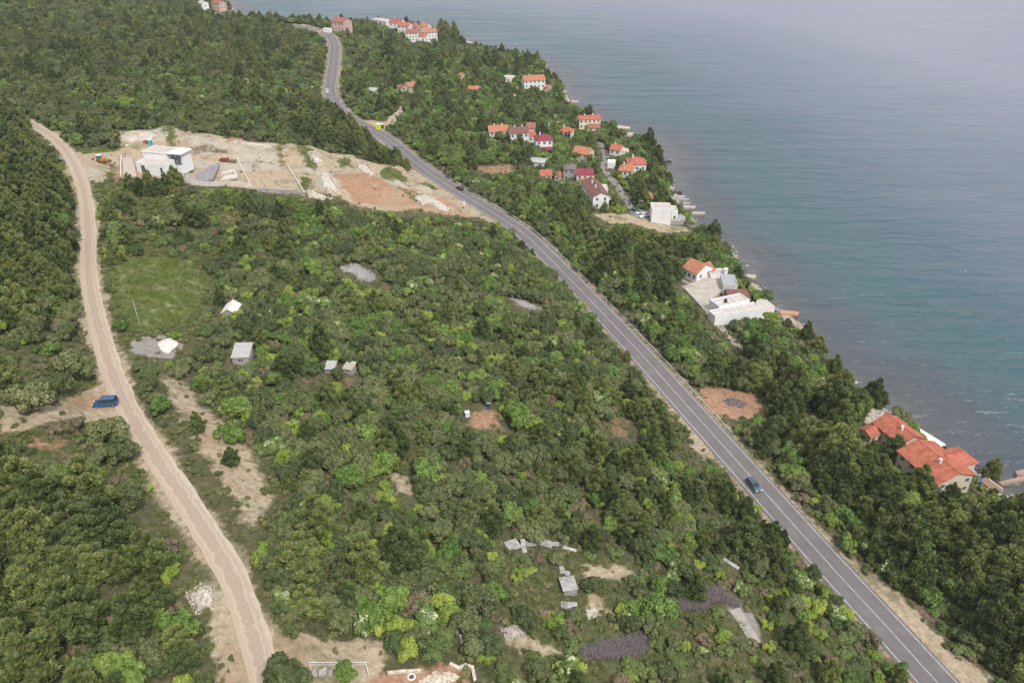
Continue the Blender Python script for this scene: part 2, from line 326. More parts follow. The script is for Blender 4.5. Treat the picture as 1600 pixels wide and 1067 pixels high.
def np_mesh(name, V, Fq, mats, attrs=None, smooth=False, mi=None):
    me = bpy.data.meshes.new(name); k = Fq.shape[1]
    me.vertices.add(len(V)); me.vertices.foreach_set('co', np.ascontiguousarray(V, np.float32).ravel())
    me.loops.add(Fq.size); me.loops.foreach_set('vertex_index', np.ascontiguousarray(Fq, np.int32).ravel())
    me.polygons.add(len(Fq)); me.polygons.foreach_set('loop_start', np.arange(0, Fq.size, k, dtype=np.int32)); me.polygons.foreach_set('loop_total', np.full(len(Fq), k, np.int32))
    for m in mats: me.materials.append(m)
    if mi is not None: me.polygons.foreach_set('material_index', mi)
    me.polygons.foreach_set('use_smooth', np.full(len(Fq), smooth)); me.update(calc_edges=True)
    for nm, (typ, dom, arr) in (attrs or {}).items():
        a = me.attributes.new(nm, typ, dom); a.data.foreach_set('color' if 'COLOR' in typ else 'value', np.ascontiguousarray(arr, np.float32).ravel())
    return me
def link(name, me, parent=None):
    o = bpy.data.objects.new(name, me); COL.objects.link(o); o.parent = parent; return o
# ---------------------------------------------------------------- ground
def blur(A):
    B = A.copy(); B[1:-1, 1:-1] = (A[1:-1, 1:-1] * 4 + A[:-2, 1:-1] + A[2:, 1:-1] + A[1:-1, :-2] + A[1:-1, 2:]) / 8; return B
ny, nx = GX.shape
ii = np.arange(nx * ny).reshape(ny, nx); FQ = np.stack([ii[:-1, :-1], ii[:-1, 1:], ii[1:, 1:], ii[1:, :-1]], -1).reshape(-1, 4)
c1 = np.stack([blur(CH['tan']), blur(CH['red']), blur(CH['grass']), np.ones_like(GX)], -1); c2 = np.stack([blur(CH['gray']), blur(CH['pale']), blur(CH['sparse']), np.ones_like(GX)], -1)
m, ns, ls = new_mat("ground_soil"); geo = ns.new('ShaderNodeNewGeometry'); pos = geo.outputs['Position']
a1 = nd(ns, 'ShaderNodeAttribute', attribute_name='soil'); a2 = nd(ns, 'ShaderNodeAttribute', attribute_name='stone')
s1 = ns.new('ShaderNodeSeparateColor'); ls.new(a1.outputs['Color'], s1.inputs[0]); s2 = ns.new('ShaderNodeSeparateColor'); ls.new(a2.outputs['Color'], s2.inputs[0])
nA = noise(ns, ls, pos, .22, 6, .62); nB = noise(ns, ls, pos, .9, 5, .65); nC = noise(ns, ls, pos, 3.5, 4, .7); nE = noise(ns, ls, pos, .06, 6, .65); nF = noise(ns, ls, pos, .13, 7, .7)
vo = nd(ns, 'ShaderNodeTexVoronoi', Scale=1.6); ls.new(pos, vo.inputs['Vector'])
base = ramp(ns, ls, nB, [(.3, (.035, .045, .015)), (.46, (.075, .085, .03)), (.56, (.14, .125, .07)), (.7, (.24, .2, .13))])
litter = mixc(ns, ls, nA, (.06, .075, .025), (.17, .145, .085)); base = mixc(ns, ls, .5, base, litter)
def fac(ch, wob=.9, sharp=3.0):
    n = math_(ns, ls, 'MULTIPLY', math_(ns, ls, 'SUBTRACT', math_(ns, ls, 'ADD', math_(ns, ls, 'MULTIPLY', nB, .6), math_(ns, ls, 'MULTIPLY', nA, .4)), .5), wob * 2)
    v = math_(ns, ls, 'ADD', ch, math_(ns, ls, 'MULTIPLY', n, math_(ns, ls, 'ADD', ch, .15))); return math_(ns, ls, 'MULTIPLY', math_(ns, ls, 'SUBTRACT', v, .32), sharp, True)
spc = ramp(ns, ls, nB, [(.36, (.045, .06, .018)), (.5, (.1, .11, .04)), (.66, (.2, .17, .1))])
base = mixc(ns, ls, fac(s2.outputs[2], .5, 2), base, spc)
gr = ramp(ns, ls, nA, [(.3, (.06, .1, .022)), (.46, (.12, .165, .045)), (.56, (.22, .22, .11)), (.66, (.36, .31, .2))]); gr = mixc(ns, ls, math_(ns, ls, 'MULTIPLY', nC, .5), gr, (.13, .13, .055))
base = mixc(ns, ls, fac(s1.outputs[2], 1.3, 1.8), base, gr)
tn = ramp(ns, ls, nB, [(.25, (.26, .2, .135)), (.5, (.45, .36, .245)), (.7, (.58, .485, .345))]); tn = mixc(ns, ls, ramp(ns, ls, nC, [(.42, (0, 0, 0)), (.7, (.55, .55, .55))]), tn, (.22, .2, .13))
tn = mixc(ns, ls, ramp(ns, ls, nE, [(.53, (0, 0, 0)), (.66, (.6, .6, .6))]), tn, (.42, .27, .16)); tn = mixc(ns, ls, ramp(ns, ls, nF, [(.52, (0, 0, 0)), (.62, (.7, .7, .7))]), tn, (.16, .15, .075))
base = mixc(ns, ls, fac(s1.outputs[0]), base, tn)
pl = ramp(ns, ls, nC, [(.3, (.2, .17, .13)), (.48, (.42, .37, .29)), (.62, (.62, .56, .46))]); pl = mixc(ns, ls, ramp(ns, ls, nB, [(.45, (0, 0, 0)), (.62, (.6, .6, .6))]), pl, (.4, .35, .25)); pl = mixc(ns, ls, ramp(ns, ls, nF, [(.5, (0, 0, 0)), (.6, (.65, .65, .65))]), pl, (.3, .22, .13))
base = mixc(ns, ls, fac(s2.outputs[1], .8), base, pl)
rd = ramp(ns, ls, nB, [(.25, (.25, .125, .07)), (.5, (.38, .21, .125)), (.72, (.47, .32, .21))]); rd = mixc(ns, ls, ramp(ns, ls, nC, [(.45, (0, 0, 0)), (.75, (.5, .5, .5))]), rd, (.4, .31, .22))
base = mixc(ns, ls, fac(s1.outputs[1], 1.0, 2.4), base, rd)
gy = ramp(ns, ls, nB, [(.3, (.22, .2, .175)), (.7, (.36, .33, .29))]); base = mixc(ns, ls, fac(s2.outputs[0], .3, 5), base, gy)
bh = math_(ns, ls, 'ADD', math_(ns, ls, 'MULTIPLY', nC, .5), nB)
finish(m, ns, ls, base, .95, bh, .8, .35, .1)
me = np_mesh("ground", np.stack([GX, GY, H], -1).reshape(-1, 3), FQ, [m], {'soil': ('FLOAT_COLOR', 'POINT', c1), 'stone': ('FLOAT_COLOR', 'POINT', c2)}, True)
tag(link("ground", me), kind='structure')
# ---------------------------------------------------------------- sea
sx = np.concatenate([np.arange(-1300, -400, 30), np.arange(-400, 400, 5), np.arange(400, 1900, 50)]); sy = np.concatenate([np.arange(-60, 900, 5), np.arange(900, 3000, 60)])
SX, SY = np.meshgrid(sx, sy); SDist = -shore_d(SX, SY); ii = np.arange(SX.size).reshape(SX.shape)
SF = np.stack([ii[:-1, :-1], ii[:-1, 1:], ii[1:, 1:], ii[1:, :-1]], -1).reshape(-1, 4)
m, ns, ls = new_mat("sea_water"); geo = ns.new('ShaderNodeNewGeometry'); pos = geo.outputs['Position']
at = nd(ns, 'ShaderNodeAttribute', attribute_name='off_shore')
nW = noise(ns, ls, pos, .018, 5, .6)
dd = math_(ns, ls, 'ADD', at.outputs['Fac'], math_(ns, ls, 'MULTIPLY', math_(ns, ls, 'SUBTRACT', nW, .5), 50))
dn = math_(ns, ls, 'DIVIDE', dd, 300, True)
col = ramp(ns, ls, dn, [(0, (.09, .09, .08)), (.015, (.06, .066, .066)), (.05, (.044, .06, .07)), (.09, (.03, .078, .087)), (.16, (.018, .08, .088)), (.26, (.03, .082, .106)), (.42, (.075, .112, .148)), (.7, (.12, .148, .195)), (1, (.18, .195, .25))])  # paler lilac far stops put the sky's reflection into the base colour
mp = nd(ns, 'ShaderNodeMapping', Rotation=(0, 0, R(-6)), Scale=(.26, 1, 1)); ls.new(pos, mp.inputs['Vector'])
mp2 = nd(ns, 'ShaderNodeMapping', Rotation=(0, 0, R(5)), Scale=(.3, 1, 1)); ls.new(pos, mp2.inputs['Vector'])
w1 = noise(ns, ls, mp.outputs[0], .36, 5, .68, Distortion=.4); w2 = noise(ns, ls, mp2.outputs[0], .12, 4, .6, Distortion=.5); w4 = noise(ns, ls, mp.outputs[0], .05, 3, .55, Distortion=.4); w3 = noise(ns, ls, pos, .012, 4, .55)
hh = math_(ns, ls, 'ADD', math_(ns, ls, 'MULTIPLY', w4, 2.3), math_(ns, ls, 'ADD', math_(ns, ls, 'MULTIPLY', w1, .5), math_(ns, ls, 'MULTIPLY', w2, 1.35)))
rr = ramp(ns, ls, w3, [(.35, (.12, .12, .12)), (.65, (.2, .2, .2))])
finish(m, ns, ls, col, rr, hh, 1.0, 1.75, .8)
me = np_mesh("sea", np.stack([SX, SY, np.zeros_like(SX)], -1).reshape(-1, 3), SF, [m], {'off_shore': ('FLOAT', 'POINT', SDist)}, True)
tag(link("sea", me), kind='structure')
# ---------------------------------------------------------------- roads
def strip(line, offs, lift, z_from_ground=True, jag=None):
    L = line[:, :2]; T = np.gradient(L, axis=0); T /= np.linalg.norm(T, axis=1)[:, None] + 1e-9; N = np.c_[T[:, 1], -T[:, 0]]
    V = []; U = []
    for i in range(len(L)):
        for k, o in enumerate(offs):
            oo = o if jag is None or 0 < k < len(offs) - 1 else o + (random.random() - .5) * jag
            p = L[i] + N[i] * oo; V.append((p[0], p[1])); U.append(o)
    V = np.array(V); z = h_at(V[:, 0], V[:, 1]) if z_from_ground else np.repeat(line[:, 2], len(offs))
    n = len(offs); i = np.arange((len(L) - 1) * n).reshape(-1, n)[:, :-1].ravel()
    return np.c_[V, z + lift], np.stack([i, i + 1, i + n + 1, i + n], -1), np.array(U)
random.seed(3)
hw = catmull(HWY, 1.5) if False else HWY
m, ns, ls = new_mat("asphalt"); geo = ns.new('ShaderNodeNewGeometry'); at = nd(ns, 'ShaderNodeAttribute', attribute_name='across')
wv = math_(ns, ls, 'ABSOLUTE', math_(ns, ls, 'SUBTRACT', math_(ns, ls, 'ABSOLUTE', math_(ns, ls, 'SUBTRACT', math_(ns, ls, 'ABSOLUTE', at.outputs['Fac']), 1.6)), .8))
nA = noise(ns, ls, geo.outputs['Position'], .35, 5); nB = noise(ns, ls, geo.outputs['Position'], 4, 3)
c = ramp(ns, ls, nA, [(.3, (.14, .125, .122)), (.7, (.2, .18, .174))]); c = mixc(ns, ls, ramp(ns, ls, wv, [(0, (.32, .32, .32)), (.5, (0, 0, 0))]), c, (.14, .125, .126)); c = mixc(ns, ls, math_(ns, ls, 'MULTIPLY', nB, .35), c, (.22, .2, .19)); nP = noise(ns, ls, geo.outputs['Position'], .06, 2, .4); c = mixc(ns, ls, ramp(ns, ls, nP, [(.55, (0, 0, 0)), (.57, (.28, .28, .28))]), c, (.14, .128, .126)); c = mixc(ns, ls, ramp(ns, ls, noise(ns, ls, geo.outputs['Position'], 1.1, 6, .75), [(.6, (0, 0, 0)), (.7, (.35, .35, .35))]), c, (.1, .09, .09))
finish(m, ns, ls, c, .85, nB, .2, .02, .3)
V, Fq, U = strip(hw, [-3.9, -3.1, -2, -1, 0, 1, 2, 3.1, 3.8], .07, False); o = link("highway", np_mesh("highway", V, Fq, [m], {'across': ('FLOAT', 'POINT', U)}, True)); tag(o, kind='structure')
mw = simple("road_paint", (.62, .61, .59), .7, .2, 1.2)
Vs, Fs = [], []; n0 = 0
def addstrip(line, offs):
    global n0
    V, Fq, _ = strip(line, offs, .085, False); Vs.append(V); Fs.append(Fq + n0); n0 += len(V)
for a, b in ((-3.22, -3.09), (3.09, 3.22)): addstrip(hw, [a, b])
cen = catmull(HWY, 1.0); 
addstrip(hw[: int(len(hw) * .62)], [-.055, .055]); tail = hw[int(len(hw) * .62):]
for i in range(0, len(tail) - 3, 3): addstrip(tail[i:i + 3], [-.055, .055])
tag(link("road_markings", np_mesh("road_markings", np.concatenate(Vs), np.concatenate(Fs), [mw])), kind='structure')
m, ns, ls = new_mat("packed_gravel"); geo = ns.new('ShaderNodeNewGeometry'); at = nd(ns, 'ShaderNodeAttribute', attribute_name='across')
nA = noise(ns, ls, geo.outputs['Position'], .5, 5, .6); nB = noise(ns, ls, geo.outputs['Position'], 5, 4, .7)
u = math_(ns, ls, 'ADD', at.outputs['Fac'], math_(ns, ls, 'MULTIPLY', math_(ns, ls, 'SUBTRACT', nA, .5), 2.0))
c = ramp(ns, ls, math_(ns, ls, 'ADD', math_(ns, ls, 'DIVIDE', u, 4.1), .5), [(.05, (.44, .35, .25)), (.17, (.43, .34, .235)), (.25, (.49, .39, .29)), (.33, (.36, .275, .2)), (.5, (.37, .285, .21)), (.64, (.35, .27, .2)), (.72, (.48, .385, .29)), (.8, (.38, .3, .22)), (.95, (.5, .41, .31))])
c = mixc(ns, ls, ramp(ns, ls, nB, [(.4, (0, 0, 0)), (.75, (.5, .5, .5))]), c, (.6, .52, .42)); c = mixc(ns, ls, ramp(ns, ls, nB, [(.25, (.4, .4, .4)), (.45, (0, 0, 0))]), c, (.26, .2, .14))
finish(m, ns, ls, c, .95, nB, .5, .06, .1)
V, Fq, U = strip(TRK, [-2.0, -1.6, -.9, 0, .9, 1.6, 2.05], .05, True, .35); tag(link("gravel_track", np_mesh("gravel_track", V, Fq, [m], {'across': ('FLOAT', 'POINT', U)}, True)), kind='structure')
def pathline(name, px, width, mat, lift=.06):
    L = catmull([np.array(G(*p)) for p in px], 2); V, Fq, U = strip(L, [-width / 2, 0, width / 2], lift, True, .4)
    tag(link(name, np_mesh(name, V, Fq, [mat], {'across': ('FLOAT', 'POINT', U)}, True)), kind='structure'); return L
greyroad = simple("worn_tarmac", (.24, .22, .2), .9, .15, .8)
VIL = pathline("village_road", [(937, 222), (941, 232), (947, 242), (944, 258), (950, 274), (964, 290), (972, 304), (984, 322), (992, 338)], 3.4, greyroad)
LANE = pathline("access_lane", [(1068, 446), (1086, 464), (1104, 486), (1118, 502), (1136, 522), (1158, 546)], 2.2, simple("lane_dirt", (.3, .255, .2), .95, .25, .8))
LANE2 = pathline("side_lane", [(604, 200), (618, 184), (628, 170), (640, 160)], 3.4, m)
# keep the carriageways in view
pd = np.full(QX.shape, 1e9); okm = GDEP < 9e4
dh_ = grid_at(D_HWY, gx_, gy_); dt_ = grid_at(D_TRK, gx_, gy_)
near = okm & (dh_ < 6)
T = np.gradient(HWY[:, :2], axis=0)
for j, i in zip(*np.nonzero(near)):
    q = ((HWY[:, 0] - gx_[j, i]) ** 2 + (HWY[:, 1] - gy_[j, i]) ** 2).argmin(); t = T[q]
    s = ((gx_[j, i] - HWY[q, 0]) * t[1] - (gy_[j, i] - HWY[q, 1]) * t[0]) / (np.hypot(*t) + 1e-9); py = QY[j, i]
    lo = -3.9 if (100 < py < 150 or 262 < py < 345 or 560 < py < 740) else (-1.0 if (py > 345 or py < 100) else .8)
    if 155 < py < 262 and py < 205: continue
    if lo < s < 5.2: PROT[j, i] = max(PROT[j, i], GDEP[j, i] - 1.5)
k = okm & (dt_ < 2.7) & (QY > 204); PROT[k] = np.maximum(PROT[k], GDEP[k] - 1)
for L in (VIL, LANE):
    k = okm & (seg_dist(gx_, gy_, L) < 1.6); PROT[k] = np.maximum(PROT[k], GDEP[k] - 1)

# ---------------------------------------------------------------- air
m, ns, ls = new_mat("haze_air"); pv = ns.new('ShaderNodeVolumePrincipled'); pv.inputs['Color'].default_value = (.88, .9, .95, 1); pv.inputs['Density'].default_value = .00009
o_ = ns.new('ShaderNodeOutputMaterial'); ls.new(pv.outputs[0], o_.inputs['Volume']); b_ = MB(); b_.box(-1320, -70, -10.5, 1950, 3060, 150); tag(b_.build('haze', m), kind='stuff')
# ================================================================ BUILT THINGS
BLOCK = []
white = simple("white_render", (.76, .75, .72), .85, .05, .5); cream = simple("cream_render", (.74, .68, .5), .85, .05, .5); offw = simple("off_white_render", (.7, .68, .62), .85, .06, .5)
beige = simple("beige_render", (.62, .54, .42), .85, .06, .5); stone = simple("grey_stone", (.38, .35, .31), .9, .2, 2.5, bump=.4); conc = simple("concrete", (.36, .34, .31), .9, .22, 1.2, bump=.2)
pinkw = simple("pink_render", (.6, .4, .34), .85, .06, .5); greyw = simple("lilac_grey_render", (.5, .49, .5), .85, .06, .5); glass = simple("window_glass", (.03, .04, .045), .12, .1, 1, spec=.6)
frame_w = simple("white_frame", (.7, .7, .68), .5, .03, 2); dark = simple("dark_metal", (.04, .04, .045), .5, .1, 2); blackr = simple("black_rubber", (.02, .02, .02), .8, .1, 2)
steel = simple("galvanised_steel", (.45, .46, .46), .4, .06, 2, metal=.7); wood = simple("weathered_wood", (.3, .2, .13), .9, .2, 3); terr = simple("terrace_tiles", (.55, .5, .43), .8, .08, 1.2)
stonep = simple("pier_stone", (.5, .42, .36), .9, .15, 1.5, bump=.3)
def tile_mat(name, col):
    if name in MATS: return MATS[name]
    m, ns, ls = new_mat(name); at = nd(ns, 'ShaderNodeAttribute', attribute_name='rib'); g = ns.new('ShaderNodeNewGeometry')
    s = math_(ns, ls, 'SINE', math_(ns, ls, 'MULTIPLY', at.outputs['Fac'], 6.2832 / .42)); n1 = noise(ns, ls, g.outputs['Position'], .8, 5, .6); n2 = noise(ns, ls, g.outputs['Position'], 4, 3)
    c = ramp(ns, ls, n1, [(.3, tuple(v * .6 for v in col)), (.65, tuple(min(1, v * 1.14) for v in col))]); c = mixc(ns, ls, math_(ns, ls, 'MULTIPLY', n2, .35), c, tuple(v * .6 for v in col))
    MATS[name] = finish(m, ns, ls, c, .85, s, .5, .05, .2); return MATS[name]
orange = tile_mat("orange_tiles", (.5, .215, .12)); red = tile_mat("red_tiles", (.5, .16, .1)); crim = tile_mat("crimson_roof", (.3, .06, .08)); maroon = tile_mat("maroon_tiles", (.24, .115, .095)); brickr = tile_mat("brick_red_tiles", (.36, .15, .11))
greyt = tile_mat("grey_brown_tiles", (.22, .18, .17)); paleroof = simple("pale_flat_roof", (.52, .47, .42), .9, .08, .8); sheetr = simple("grey_sheet_roof", (.42, .42, .4), .6, .08, 1)
def roofpiece(rb, quad, t=.14):
    """a slab over four (or three) corner points: top face + thickness"""
    n = len(quad); q = [Vector(v) for v in quad]; rb.add([*(tuple(v) for v in q), *((v.x, v.y, v.z - t) for v in q)], [tuple(range(n)), tuple(range(n, 2 * n))[::-1]] + [(k, n + k, n + (k + 1) % n, (k + 1) % n) for k in range(n)])
def set_rib(o, axis):
    me = o.data; co = np.zeros(len(me.vertices) * 3, np.float32); me.vertices.foreach_get('co', co); me.attributes.new('rib', 'FLOAT', 'POINT').data.foreach_set('value', co.reshape(-1, 3)[:, axis].copy())
def window(parent, x, z, w_, h_, side, wd, dp):
    """frame with a pane, set in the front / back / left / right wall"""
    fr, pn = MB(), MB(); t = .07
    for a in ((-w_ / 2 - t, -t, w_ / 2 + t, 0), (-w_ / 2 - t, h_, w_ / 2 + t, h_ + t)): fr.box(a[0], -.06, a[1], a[2], .02, a[3])
    for a in (-w_ / 2 - t, w_ / 2): fr.box(a, -.06, 0, a + t, .02, h_)
    if w_ > .9: fr.box(-.03, -.05, 0, .03, .02, h_)
    pn.box(-w_ / 2, -.025, 0, w_ / 2, .015, h_)
    f = fr.build('window', frame_w, parent); p = pn.build('pane', glass, f)
    f.location, f.rotation_euler = {'f': ((x, 0, z), (0, 0, 0)), 'b': ((x, dp, z), (0, 0, math.pi)), 'l': ((0, x, z), (0, 0, -math.pi / 2)), 'r': ((wd, x, z), (0, 0, math.pi / 2))}[side]
def frame_from(A, B, h, at_h=True):
    a = P(*A, h); b = Vector(PZ(*B, a.z)); d = Vector((b.x - a.x, b.y - a.y, 0)); return a, b, d.length, math.atan2(d.y, d.x)
HOUSES = []
def house(name, label, A, B, h, depth, roof='gx', wallm=white, roofm=orange, rise=1.6, ov=.35, win=(3, 2), storeys=1, chim=1, cat='house', vis=.55, balcony=False, door=False, block=True, prot=True, ground=None):
    a, b, wd, rz = frame_from(A, B, h); zb = a.z - h
    root = empty(name, (a.x, a.y, zb), rz); tag(root, label, cat); wb = MB(); rb = MB()
    V = lambda x, y, z: (x, y, z)
    top = [(0, 0, h), (wd, 0, h), (wd, depth, h), (0, depth, h)]; bot = [(0, 0, -2), (wd, 0, -2), (wd, depth, -2), (0, depth, -2)]
    wb.add(bot + top, [(0, 1, 5, 4), (1, 2, 6, 5), (2, 3, 7, 6), (3, 0, 4, 7), (4, 5, 6, 7)]); s = rise
    if roof == 'gx':
        wb.add([(0, 0, h), (0, depth, h), (0, depth / 2, h + s - .1), (wd, 0, h), (wd, depth, h), (wd, depth / 2, h + s - .1)], [(0, 2, 1), (3, 4, 5)])
        k = s / (depth / 2) * ov; r0, r1 = -ov, wd + ov; e = h - k + .12; t_ = h + s + .12
        roofpiece(rb, [(r0, -ov, e), (r1, -ov, e), (r1, depth / 2, t_), (r0, depth / 2, t_)]); roofpiece(rb, [(r1, depth + ov, e), (r0, depth + ov, e), (r0, depth / 2, t_), (r1, depth / 2, t_)]); rb.box(r0, depth / 2 - .13, t_ - .08, r1, depth / 2 + .13, t_ + .07); ax = 0; top_z = h + s
    elif roof == 'gy':
        wb.add([(0, 0, h), (wd, 0, h), (wd / 2, 0, h + s - .1), (0, depth, h), (wd, depth, h), (wd / 2, depth, h + s - .1)], [(0, 1, 2), (3, 5, 4)])
        k = s / (wd / 2) * ov; e = h - k + .12; t_ = h + s + .12
        roofpiece(rb, [(-ov, depth + ov, e), (-ov, -ov, e), (wd / 2, -ov, t_), (wd / 2, depth + ov, t_)]); roofpiece(rb, [(wd + ov, -ov, e), (wd + ov, depth + ov, e), (wd / 2, depth + ov, t_), (wd / 2, -ov, t_)]); rb.box(wd / 2 - .13, -ov, t_ - .08, wd / 2 + .13, depth + ov, t_ + .07); ax = 1; top_z = h + s
    elif roof == 'hip':
        i = min(wd, depth) / 2 * .95; e = h - .02; t_ = h + s; c = [(-ov, -ov, e), (wd + ov, -ov, e), (wd + ov, depth + ov, e), (-ov, depth + ov, e)]
        if wd >= depth: p, q = (i, depth / 2, t_), (wd - i, depth / 2, t_); fs = [[c[0], c[1], q, p], [c[2], c[3], p, q], [c[3], c[0], p], [c[1], c[2], q]]
        else: p, q = (wd / 2, i, t_), (wd / 2, depth - i, t_); fs = [[c[0], c[1], p], [c[2], c[3], q], [c[3], c[0], p, q], [c[1], c[2], q, p]]
        for f in fs: roofpiece(rb, f)
        ax = 0; top_z = h + s
    elif roof == 'shed':
        wb.add([(0, 0, h), (wd, 0, h), (wd, depth, h), (0, depth, h), (wd, depth, h + s - .1), (0, depth, h + s - .1)], [(0, 3, 5), (1, 4, 2), (3, 2, 4, 5)]); k = s / depth * ov
        roofpiece(rb, [(-ov, -ov, h - k + .12), (wd + ov, -ov, h - k + .12), (wd + ov, depth + ov, h + s + k + .12), (-ov, depth + ov, h + s + k + .12)]); ax = 0; top_z = h + s
    else:
        rb.box(.2, .2, h + .003, wd - .2, depth - .2, h + .1); t = .2; ax = 0; top_z = h + .4
        for q in ((-.003, -.003, wd + .003, t), (-.003, depth - t, wd + .003, depth + .003), (-.003, t, t, depth - t), (wd - t, t, wd + .003, depth - t)): wb.box(q[0], q[1], h - .4, q[2], q[3], h + .4)
    wl = wb.build('wall', wallm, root); ro = rb.build('roof', roofm, root); set_rib(ro, ax)
    for c in range(chim):
        cx, cy2 = wd * (.3 + .4 * c), depth * (.5 if roof != 'gy' else .35 + .3 * c); cx = cx if roof != 'gy' else wd * .38
        m_ = MB(); m_.box(cx - .25, cy2 - .25, h, cx + .25, cy2 + .25, top_z + .8); m_.box(cx - .33, cy2 - .33, top_z + .8, cx + .33, cy2 + .33, top_z + .9); m_.build('chimney', white, ro)
    sh = h / storeys
    for st in range(storeys):
        z = st * sh + sh * .34; hh = min(1.25, sh * .42); ww = 1.0
        for k in range(win[0]):
            x = wd * (k + .5) / win[0]
            if door and st == 0 and k == win[0] // 2:
                d_ = MB(); d_.box(x - .5, -.05, 0, x + .5, .02, 2.05); dd_ = d_.build('door', wood, root); hd = MB(); hd.box(x + .32, -.1, 1, x + .42, -.05, 1.06); hd.build('handle', steel, dd_); continue
            window(root, x, z, ww, hh, 'f', wd, depth)
        for k in range(win[1]):
            y = depth * (k + .5) / win[1]; window(root, y, z, ww, hh, 'l', wd, depth); window(root, y, z, ww, hh, 'r', wd, depth)
    if balcony:
        bb = MB(); z = sh; bb.box(wd * .1, -1.3, z - .15, wd * .9, -.003, z); bal = bb.build('balcony', conc, root); rl = MB(); rl.box(wd * .1, -1.3, z + .9, wd * .9, -1.24, z + .96)
        n = int(wd * .8 / .35)
        for k in range(n + 1): x = wd * .1 + (wd * .8 - .05) * k / n; rl.box(x, -1.28, z, x + .04, -1.25, z + .9)
        rl.build('railing', dark, bal)
    c, n_ = math.cos(rz), math.sin(rz)
    W3 = lambda x, y, z: (a.x + x * c - y * n_, a.y + x * n_ + y * c, zb + z)
    if block:
        nb = max(1, int(round(max(wd, depth) / max(3, min(wd, depth)))))
        for k in range(nb):
            f = (k + .5) / nb; x, y = (wd * f, depth / 2) if wd > depth else (wd / 2, depth * f); q = W3(x, y, 0); BLOCK.append((q[0], q[1], min(wd, depth) * .72 + .8))
    if prot:
        pts = [to_px(*W3(x, y, z)) for z in (h * (1 - vis), h) for x in (0, wd) for y in (0, depth)] + [to_px(*W3(*v)) for v in ((wd / 2, 0, top_z), (wd / 2, depth, top_z), (0, depth / 2, top_z), (wd, depth / 2, top_z))]
        hull = convex([(p[0], p[1]) for p in pts]); protect(hull, min(p[2] for p in pts) - .5)
    HOUSES.append((label, W3(wd / 2, depth / 2, 0))); return root, wd, depth
def convex(p):
    p = sorted(set((round(float(x), 2), round(float(y), 2)) for x, y in p)); cr = lambda o, a, b: (a[0] - o[0]) * (b[1] - o[1]) - (a[1] - o[1]) * (b[0] - o[0]); L = []
    for q in p:
        while len(L) > 1 and cr(L[-2], L[-1], q) <= 0: L.pop()
        L.append(q)
    U = []
    for q in p[::-1]:
        while len(U) > 1 and cr(U[-2], U[-1], q) <= 0: U.pop()
        U.append(q)
    return L[:-1] + U[:-1]
# --- village above the coves
house('row_house', "orange roofed white house at the left end of the village row", (765, 206.5), (795, 205), 5, 8, 'gx', white, orange, 2.0, win=(4, 2), storeys=2, chim=2)
house('row_house', "tall white house with maroon roof between the orange and crimson roofed houses", (797.5, 209), (826, 207.6), 6, 8, 'gx', white, maroon, 2.0, win=(4, 2), storeys=2, chim=2, vis=.8)
house('small_house', "pinkish gabled house behind the maroon roofed row house", (826, 201), (838, 200), 4.5, 7, 'gx', beige, brickr, 1.8, win=(2, 1), chim=0)
house('annex', "low red roofed annex between the maroon roofed row house and crimson roofed house", (826.5, 213.5), (838, 212.5), 3.2, 6, 'gx', offw, red, 1.2, win=(2, 1), chim=0)
r_, wd_, dp_ = house('villa', "white two storey house with crimson hipped roof and crimson canopy", (838, 220), (863.5, 219), 6, 8, 'hip', white, crim, 2.0, win=(3, 2), storeys=2, vis=.95)
m_ = MB(); roofpiece(m_, [(.6, -2.6, 1.9), (wd_ - .4, -2.6, 1.9), (wd_ - .4, -.01, 2.7), (.6, -.01, 2.7)]); o_ = m_.build('canopy', crim, r_); set_rib(o_, 0)
for x in (.8, wd_ - .6): q_ = MB(); q_.box(x - .08, -2.5, -2, x + .08, -2.35, 1.78); q_.build('post', white, r_)
house('cottage', "small white cottage with red hipped roof behind a row of slim cypresses", (872.5, 206), (891, 208), 3.6, 7, 'hip', white, red, 2.0, win=(3, 1))
house('cottage', "cottage with a broad faded orange roof below the cypress cottage", (894.3, 238), (918, 242), 2.6, 8, 'gx', beige, orange, 2.2, win=(3, 1), chim=0)
house('annex', "small flat roofed cream annex right of the broad orange roof", (918.6, 238), (925, 237.5), 2.4, 3.5, 'flat', cream, paleroof, win=(1, 1), chim=0)
house('shed', "low shed with pale grey sheet roof left of the reddish bank", (827, 252.5), (850, 255), 2.4, 6.5, 'gx', offw, sheetr, .7, win=(2, 1), chim=0)
house('cottage', "low red roofed cottage almost hidden by trees, left of the grey stone house", (845, 275), (862, 274), 2.6, 6, 'gx', beige, red, 1.6, win=(2, 1), chim=0, vis=.2)
house('hut', "tiny red roofed hut right beside the low hidden red roofed cottage", (866.5, 275), (873.5, 276), 2.4, 4, 'gy', beige, red, 1.2, win=(1, 1), chim=0, vis=.2)
house('stone_house', "narrow grey stone house with dark hipped roof", (880.5, 264), (898, 265), 5.5, 6, 'hip', stone, greyt, 1.5, win=(2, 1), storeys=2, chim=0, vis=.9)
house('house', "house with deep crimson upper roof beside the grey stone house", (901.5, 273.5), (927.5, 273.3), 5.0, 4.5, 'shed', offw, crim, 1.2, win=(3, 1), storeys=2, chim=0)
house('house', "house with bright orange lean-to roof above the long maroon roofed house", (906, 283), (928.5, 283), 3.2, 5.0, 'shed', offw, orange, 1.3, win=(3, 1), chim=0)
r_, wd_, dp_ = house('apartment_house', "long white apartment house with maroon gabled roof and bright gable end", (927, 307.5), (952, 306), 5.4, 19, 'gy', white, maroon, 1.6, win=(2, 5), storeys=2, chim=2, vis=1)
